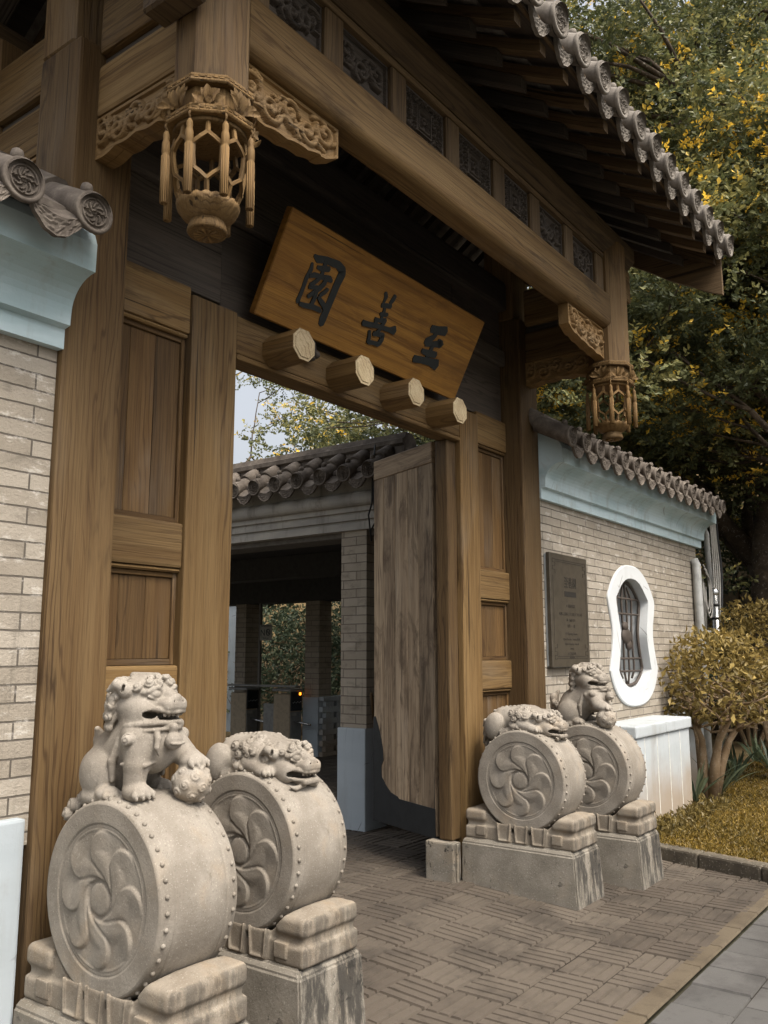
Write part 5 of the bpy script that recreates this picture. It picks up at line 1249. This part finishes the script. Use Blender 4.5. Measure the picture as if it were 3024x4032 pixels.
def lattice_wall(x0, x1, y, nm='lattice_brick_wall'):
    mb = MB(); z = .04; k = 0
    while z < .86:
        if k % 2 == 0: mb.box(x0, x1, y, y+.12, z, z+.086, 'x', .004)
        else:
            x = x0+.075
            while x < x1-.12: mb.box(x, min(x+.20, x1), y+.001, y+.119, z+.001, z+.085, 'x', .004); x += .275
        z += .087; k += 1
    mb.box(x0, x1, y-.012, y+.132, z, z+.07, 'x', .006); part(nm, mb, M_LEDGE, hall)
lattice_wall(2.425, 6.19, 2.21); lattice_wall(6.21, 6.9, 6.26)
# turnstile machines
def machine(y0, lit, lab):
    t = thing('turnstile', (5.9, y0, .06), lab, 'turnstile', 'ticket turnstiles in the hall')
    part('cabinet', MB().box(5.90, 6.15, y0, y0+.36, .06, 1.02, 'z', .008), M_BEIGE, t)
    part('front_panel', MB().box(5.91, 6.16, y0-.012, y0-.001, .08, .74, 'z', .004), M_STEEL, t)
    part('reader', MB().box(5.905, 6.165, y0-.022, y0-.001, .76, 1.06, 'z', .006), M_BLACKG, t)
    part('top', MB().box(5.88, 6.18, y0-.03, y0+.38, 1.062, 1.10, 'z', .008), M_STEEL, t)
    part('ticket_slot', MB().box(5.93, 6.04, y0-.016, y0-.0125, .685, .725, bev=.002), M_PAPER, t)
    mb = MB()
    for k in range(6): mb.ball((5.95+.035*k, y0-.024, .885+.012*(k % 2)), .008, 6, 4)
    part('buttons', mb, M_PIPE, t)
    mb = MB(); mb.tube([(5.99, y0-.02, .60), (5.99, y0-.36, .56)], .018, 8); part('barrier_arm', mb, M_CHROME, t)
    if lit: part('signal_lamp', MB().box(6.085, 6.135, y0-.030, y0-.0225, 1.00, 1.045, bev=.004), M_LAMP, t)
machine(6.68, True, 'beige turnstile with a lit amber lamp, beside the rear brick pillar'); machine(7.66, False, 'beige turnstile without a lit lamp, nearer the left door jamb')
mb = MB(); mb.box(5.98, 6.10, 6.64, 8.6, 1.12, 1.15, 'y', .004); part('counter_rail', mb, M_STEEL, hall)
for y0 in (7.32, 7.05): part('gate_flap', MB().box(5.95, 5.99, y0-.02, y0+.26, .12, .86, bev=.006), M_STEEL, hall) if y0 < 7.1 else None
part('window_frame', MB().box(6.19, 6.24, 7.655, 7.70, .1, 2.5, 'z', .004), M_SOFFIT, hall)
ns = thing('notice_sign', (6.17, 7.5, 1.88), 'pale no-smoking notice with the word NO hanging in the hall', 'sign')
part('card', MB().box(6.172, 6.180, 7.372, 7.640, 1.875, 2.140, bev=.001), M_PAPER, ns)
text(ns, 'lettering', 'N', .15, 7.575, 1.955, M_INK, plane='x', c=6.170)
mb = MB(); mb.tube([(6.170, 7.450+.042*math.cos(a), 2.010+.052*math.sin(a)) for a in np.linspace(0, 2*math.pi, 21)], .008, 6); mb.tube([(6.169, 7.480, 2.045), (6.169, 7.420, 1.975)], .007, 6); mb.tube([(6.170, 7.49, 1.995), (6.170, 7.425, 2.02)], .004, 5); part('no_smoking_ring', mb, M_INK, ns)
text(ns, 'lettering', '禁止吸菸請配合', .034, 7.506, 2.105, M_INK, plane='x', c=6.170); text(ns, 'lettering', 'Thank you', .030, 7.506, 1.905, M_INK, plane='x', c=6.170)
mb = MB(); mb.tube([(2.02, 2.08, 1.30), (2.12, 2.13, 1.05)], .014, 8); mb.tube([(2.12, 2.13, 1.05), (2.42, 2.16, .12)], .012, 8); o = solo('broom_handle', mb, W_POST, (2.4, 2.16, .1), 'wooden broom handle leaning on the brick pillar behind the door leaf', 'broom')
mb = MB(); mb.tube([(2.0, 2.02, 3.62), (1.93, 2.0, 3.3), (1.95, 2.02, 3.05), (2.0, 2.1, 2.95), (2.02, 2.08, 2.7)], .008, 6); mb.tube([(1.98, 2.0, 3.4), (1.92, 1.98, 3.1), (2.02, 2.03, 2.88), (2.05, 2.12, 2.80)], .008, 6); solo('cable', mb, M_CABLE_D, (2, 2, 3), 'black wires dangling from the hall eave above the door leaf', 'cable')
# far pavilion glimpsed past the hall
fb = thing('pavilion', (8, 10.3, 0), 'white garden building with a square lattice window beyond the hall', 'building')
part('wall', MB().box(8.0, 8.2, 9.9, 12.5, 0, 3.3, bev=.01), M_WHITE, fb)
mb = MB(); mb.box(7.985, 7.998, 9.95, 12.3, 2.68, 2.97, bev=.001); fr_ = part('window', mb, M_HALL, fb); mb = MB()
for y in np.arange(9.95, 12.31, .07): mb.box(7.972, 7.984, y-.012, y+.012, 2.68, 2.97, bev=.001)
for z in (2.69, 2.78, 2.87, 2.96): mb.box(7.970, 7.983, 9.95, 12.3, z-.012, z+.012, bev=.001)
part('lattice', mb, M_PAPER, fr_)

# ------------------------------------------------------------------ trees, shrubs and the bank
def limb_tree(rg, base, path, r0_, depth=3, spread=.7, seglen=1.4, nkids=3, out=None, tips=None, up=.12):
    """recursive limbs; path = first direction and length"""
    d, L = path; pts = [Vector(base)]; rr = [r0_]; n_ = 6; dd = Vector(d).normalized()
    for i in range(n_):
        dd = (dd+Vector((rg.gauss(0, .10), rg.gauss(0, .10), rg.gauss(0, .06)+up*.3))).normalized(); pts.append(pts[-1]+dd*L/n_); rr.append(r0_*(1-.55*(i+1)/n_))
    out.append((pts, rr, depth))
    if depth <= 0: tips.append((pts[-1], dd)); tips.append((pts[-3], dd)); return
    for k in range(nkids):
        j = n_ if k == 0 else rg.randint(2, n_); v = Vector((rg.gauss(0, 1), rg.gauss(0, 1), rg.gauss(.15, .5))).normalized(); nd = (dd*(1-spread*.6)+v*spread).normalized()
        limb_tree(rg, pts[j], (nd, L*rg.uniform(.55, .8)), rr[j]*.72, depth-1, spread, seglen, nkids, out, tips, up)
def tree(name, base, first, r0_, label, seed, clump=.75, per=230, size=.085, mat=None, depth=3, nkids=3, spread=.75, bright=.3, flat=.45, cat='tree', group=None, bark=None, extra=()):
    rg = random.Random(seed); rgn = np.random.default_rng(seed); t = thing(name, base, label, cat, group); out, tips = [], []
    for f in first: limb_tree(rg, Vector(base)+Vector(f[2]) if len(f) > 2 else base, (f[0], f[1]), r0_*(f[3] if len(f) > 3 else 1), depth, spread, out=out, tips=tips, nkids=nkids)
    mb = MB()
    for pts, rr, dp in out: mb.tube(pts, [max(q, .012) for q in rr], 10 if dp >= depth-1 else 6)
    C_, D_, Ti = [], [], []
    ex = []
    for cx_, cy_, cz_, ra, rb, rc, k_ in extra:
        for q in range(k_):
            v = Vector((rg.gauss(0, 1), rg.gauss(0, 1), rg.gauss(0, 1))).normalized()*(rg.uniform(.1, 1)**.4); ex.append((Vector((cx_+v.x*ra, cy_+v.y*rb, cz_+v.z*rc)), 1.0))
    allp_ = [p for pts, rr, dp in out for p in pts[2:]]
    for p, _ in ex:                                       # twig from the nearest limb
        a = min(allp_, key=lambda q: (q-p).length); mb.tube([a, a.lerp(p, .5)+Vector((0, 0, .15)), p], [.045, .03, .012], 5)
    cs = [(p, 1.0) for p, d in tips]+ex
    part('trunk', mb, bark or M_BARK, t)
    for p, sc2 in cs:                                     # sprays: leaves set alternately along short twigs
        yl = rg.random() < bright; m_ = 9; n_ = max(4, int(per*rg.uniform(.6, 1.3)*sc2*sc2/m_)); q = rgn.normal(size=(n_, 3)); q /= np.linalg.norm(q, axis=1, keepdims=True); q *= rgn.uniform(.1, 1, (n_, 1))**.45
        rad = clump*rg.uniform(.7, 1.25)*sc2; lump = 1+.35*np.sin(q[:, :1]*5+rg.random()*6)*np.cos(q[:, 1:2]*6); base_ = np.array(p)+q*np.array([rad, rad, rad*flat])*lump
        tw = q*.9+rgn.normal(size=(n_, 3))*.55; tw[:, 2] = tw[:, 2]*.6+.12; tw /= np.linalg.norm(tw, axis=1, keepdims=True); sd = np.cross(tw, rgn.normal(size=(n_, 3))*.5+np.array([0, 0, 1.])); sd /= np.linalg.norm(sd, axis=1, keepdims=True)
        top = (q[:, 2] > rg.uniform(-.1, .2)) & (rgn.uniform(size=n_) < .93) & yl; tone = rgn.normal(.33, .11, n_)+.24*q[:, 2]+rg.uniform(-.22, .12)  # tone rises with height: lit clump tops and shaded undersides put into leaf colour
        for j in range(m_):
            C_.append(base_+tw*(j*size*.36)); D_.append(tw*(.55+.5*(j == m_-1))+sd*((-1)**j)*.8+rgn.normal(size=(n_, 3))*.22)
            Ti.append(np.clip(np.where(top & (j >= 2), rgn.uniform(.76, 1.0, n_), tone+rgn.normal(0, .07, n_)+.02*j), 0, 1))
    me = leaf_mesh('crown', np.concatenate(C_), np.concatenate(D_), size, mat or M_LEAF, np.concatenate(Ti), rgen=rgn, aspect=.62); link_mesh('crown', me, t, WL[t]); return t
# big leaning banyan beyond the end of the right wall and its neighbours
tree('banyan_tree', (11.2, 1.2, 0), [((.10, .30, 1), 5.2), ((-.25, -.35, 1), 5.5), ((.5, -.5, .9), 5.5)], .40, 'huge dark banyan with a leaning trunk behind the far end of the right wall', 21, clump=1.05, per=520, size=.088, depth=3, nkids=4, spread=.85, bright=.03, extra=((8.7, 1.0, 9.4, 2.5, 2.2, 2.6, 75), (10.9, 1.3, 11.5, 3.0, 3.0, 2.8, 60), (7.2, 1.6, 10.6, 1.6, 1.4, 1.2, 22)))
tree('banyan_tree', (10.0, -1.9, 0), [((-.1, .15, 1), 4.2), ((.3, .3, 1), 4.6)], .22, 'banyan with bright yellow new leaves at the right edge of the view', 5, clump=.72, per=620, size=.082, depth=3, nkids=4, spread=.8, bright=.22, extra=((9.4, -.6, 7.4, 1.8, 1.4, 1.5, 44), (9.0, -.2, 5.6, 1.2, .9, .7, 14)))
tree('banyan_tree', (12.5, 5.0, 0), [((-.2, -.1, 1), 5.0), ((.2, .3, 1), 5.4)], .32, 'dark banyan seen between the far hanging post and the right wall roof', 9, clump=1.0, per=260, size=.095, depth=3, nkids=3, spread=.85, bright=.08)
tree('banyan_tree', (15.5, -2.6, 0), [((-.2, .15, 1), 6.5), ((.2, .1, 1), 6.0)], .34, 'tall banyan standing furthest back on the right, above the bank', 13, clump=1.25, per=460, size=.115, depth=3, nkids=4, spread=.8, bright=.04, extra=((15.3, -2.0, 12.0, 4, 4, 4.5, 60),))
tree('garden_tree', (9.6, 13.2, 0), [((-.15, -.25, 1), 4.4), ((.2, -.1, 1), 4.8)], .20, 'loose garden tree with bare branches against the sky above the ticket hall', 17, clump=.75, per=190, size=.085, depth=3, nkids=3, spread=.85, bright=.18, extra=((9.0, 12.6, 5.2, 2.6, 2.2, .9, 26),))
tree('garden_tree', (13.5, 9.0, 0), [((-.1, -.1, 1), 5.0), ((.1, .3, 1), 4.6)], .24, 'bushy garden tree behind the ticket hall roof on its right', 27, clump=.95, per=260, size=.10, depth=3, nkids=3, spread=.85, bright=.15)
def shrub(name, c, r, label, seed, n_=2600, size=.075, mat=M_LEAF_S, stems=6, base=None, cat='shrub', group=None, zr=.6, stem_r=.045):
    rg = random.Random(seed); rgn = np.random.default_rng(seed); b = base or (c[0], c[1], .06); t = thing(name, b, label, cat, group); mb = MB(); c = Vector(c)
    for k in range(stems):
        a = 2*math.pi*k/stems+rg.uniform(-.3, .3); p0 = Vector(b)+Vector((math.cos(a)*.05, math.sin(a)*.05, 0)); e = c+Vector((math.cos(a)*r*.62, math.sin(a)*r*.62, -r*zr*.15)); m1 = p0.lerp(e, .45)+Vector((rg.gauss(0, .03)-math.cos(a)*.06, rg.gauss(0, .03)-math.sin(a)*.06, .10)); m0 = p0.lerp(m1, .5)+Vector((0, 0, .05))
        mb.tube([p0, m0, m1, e], [stem_r*1.15, stem_r*.85, stem_r*.6, stem_r*.25], 8)
        for j in range(7):
            f = m1.lerp(e, rg.uniform(.1, .9)); g_ = f+Vector((rg.gauss(0, .3), rg.gauss(0, .3), rg.gauss(.12, .16)))*r*.8; h_ = g_+Vector((rg.gauss(0, .2), rg.gauss(0, .2), rg.uniform(.05, .3)))*r*.6; mb.tube([f, g_, h_], [stem_r*.35, stem_r*.22, stem_r*.1], 5)
            for q in range(2): k2 = g_.lerp(h_, rg.random()); mb.tube([k2, k2+Vector((rg.gauss(0, .2), rg.gauss(0, .2), rg.uniform(0, .25)))*r], [stem_r*.16, stem_r*.07], 4)
    part('stems', mb, M_BARK2, t)
    q = rgn.normal(size=(n_, 3)); q /= np.linalg.norm(q, axis=1, keepdims=True); q *= (rgn.uniform(.22, 1, (n_, 1))**.38); lump = 1+.13*np.sin(q[:, :1]*7+1)*np.cos(q[:, 1:2]*6+2)+.07*np.sin(q[:, 2:]*11)
    ok = q[:, 2] > -.72; q, lump = q[ok], lump[ok]; pos = np.array(c)+q*np.array([r, r, r*zr])*lump; dr = q*.6+rgn.normal(size=q.shape)*.7
    ti = np.clip(rgn.normal(.45, .2, len(q))+.12*q[:, 2], 0, 1); me = leaf_mesh('leaves', pos, dr, size, mat, ti, rgen=rgn, aspect=.5); link_mesh('leaves', me, t, WL[t]); return t
shrub('clipped_shrub', (5.72, .05, 1.32), .70, 'rounded olive shrub on bare forked stems in front of the wall end', 3, 2500, .090, base=(5.62, .18, .10), zr=.84, stems=5, stem_r=.06)
shrub('clipped_shrub', (7.35, -.15, 1.75), .78, 'second rounded shrub further back at the right edge, taller than the first', 4, 3200, .085, base=(7.3, -.2, .10), zr=.75)
for k in range(9):                                        # low dark plants at the foot of the wall and bank
    rg = random.Random(50+k); x, y = 5.3+k*.55, .30+rg.uniform(-.25, .1); t = thing('leafy_plant', (x, y, .08), 'dark strap-leaved plant in the bed behind the clipped shrubs', 'plant', 'strap-leaved plants along the wall bed'); mb = MB()
    for j in range(22):
        a = rg.uniform(0, 6.28); L = rg.uniform(.30, .62); e = rg.uniform(.25, .9); w_ = .018; row = []
        for u in np.linspace(0, 1, 6):
            c_ = Vector((x+math.cos(a)*L*u*e, y+math.sin(a)*L*u*e, .08+L*(u-.55*u*u*e))); s_v = Vector((-math.sin(a), math.cos(a), 0))*w_*math.sin(math.pi*(u*.9+.08)); row.append((c_+s_v, c_-s_v))
        P = np.array([[tuple(p) for p in r_] for r_ in row]); mb.grid(P, np.full(P.shape, rg.uniform(.2, .8)))
    part('blades', mb, M_LEAF_G, t)
n_ = 900; q = np.stack([rng.uniform(3.2, 5.4, n_), .10-np.abs(rng.normal(0, .13, n_)), .085+np.abs(rng.normal(0, .035, n_))], 1); o = link('ground_cover', leaf_mesh('ground_cover', q, rng.normal(size=(n_, 3))+np.array([0, 0, .8]), .06, M_LEAF_S, rng.uniform(0, .5, n_)), None, (0, 0, 0)); o['kind'] = 'stuff'; tag(o, 'small leafy weeds along the foot of the plastered ledge', 'weeds')
mb = MB(); nb = 40; P = np.array([[(8.5+i*.75+.3*math.sin(j*1.3), -9+j*.8, max(0, (i-3)*.42)*(1+.12*math.sin(i*1.7+j*.9))+.10*math.sin(i*2.3+j*2.1)-.04) for j in range(nb)] for i in range(26)]); mb.grid(P); solo('bank_terrain', mb, M_SOIL, (0, 0, 0), kind='structure')
for k, (x, y, z, r) in enumerate(((9.9, -.75, .7, .42), (10.6, -1.5, 1.2, .5), (10.9, -.2, 1.1, .45), (11.6, -1.1, 1.9, .55))):
    mb = MB(); rg = random.Random(k); bm = bmesh.new(); bmesh.ops.create_icosphere(bm, subdivisions=3, radius=1); 
    for v in bm.verts: n_ = v.co.copy(); v.co = Vector((n_.x*r*1.2, n_.y*r*.9, n_.z*r*.9))*(1+.18*math.sin(n_.x*4+k)+.14*math.sin(n_.y*5+2*k)+.1*math.sin(n_.z*7))
    vs = [v.co+Vector((x, y, z)) for v in bm.verts]; [setattr(v, 'index', i) for i, v in enumerate(bm.verts)]; mb.add(vs, [[v.index for v in f.verts] for f in bm.faces], None, False); bm.free(); o = solo('bank_rock', mb, M_ROCK, (x, y, z), 'brown boulder set in the planted bank at the right edge', 'rock', 'boulders in the bank')
for k, (x, y, z, r) in enumerate(((12.5, 1.6, 1.3, 1.3), (13.5, -.6, 2.6, 1.5), (14.5, -3.0, 2.6, 1.6), (10.4, .9, .8, .9), (16.5, 2.5, 3.2, 2.0), (17.5, -.5, 3.6, 2.0), (12, 4.2, 1.2, 1.5))):
    shrub('bank_bush', (x, y, z+r*.3), r, 'dense dark bush on the bank below the banyans', 70+k, int(1500*r*r), .12, M_LEAF_G, 4, base=(x, y, z-.8), group='bushes on the bank')
for k, (x, y, z, r) in enumerate(((8.2, 8.6, 1.0, 1.0), (9.2, 9.8, 1.6, 1.3), (8.6, 7.4, .9, .8), (10.2, 8.3, 1.9, 1.4), (9.6, 11.4, 1.9, 1.5), (7.6, 6.2, .7, .6), (8.8, 6.0, 1.3, 1.0), (11.5, 10.5, 2.6, 1.8), (11, 6.5, 2.0, 1.4), (8.4, 10.6, .9, .8))):
    shrub('garden_bush', (x, y, z), r, 'dark garden bush beyond the ticket hall', 170+k, int(1300*r*r), .11, M_LEAF_G, 4, base=(x, y, 0), group='bushes beyond the ticket hall', zr=.8)
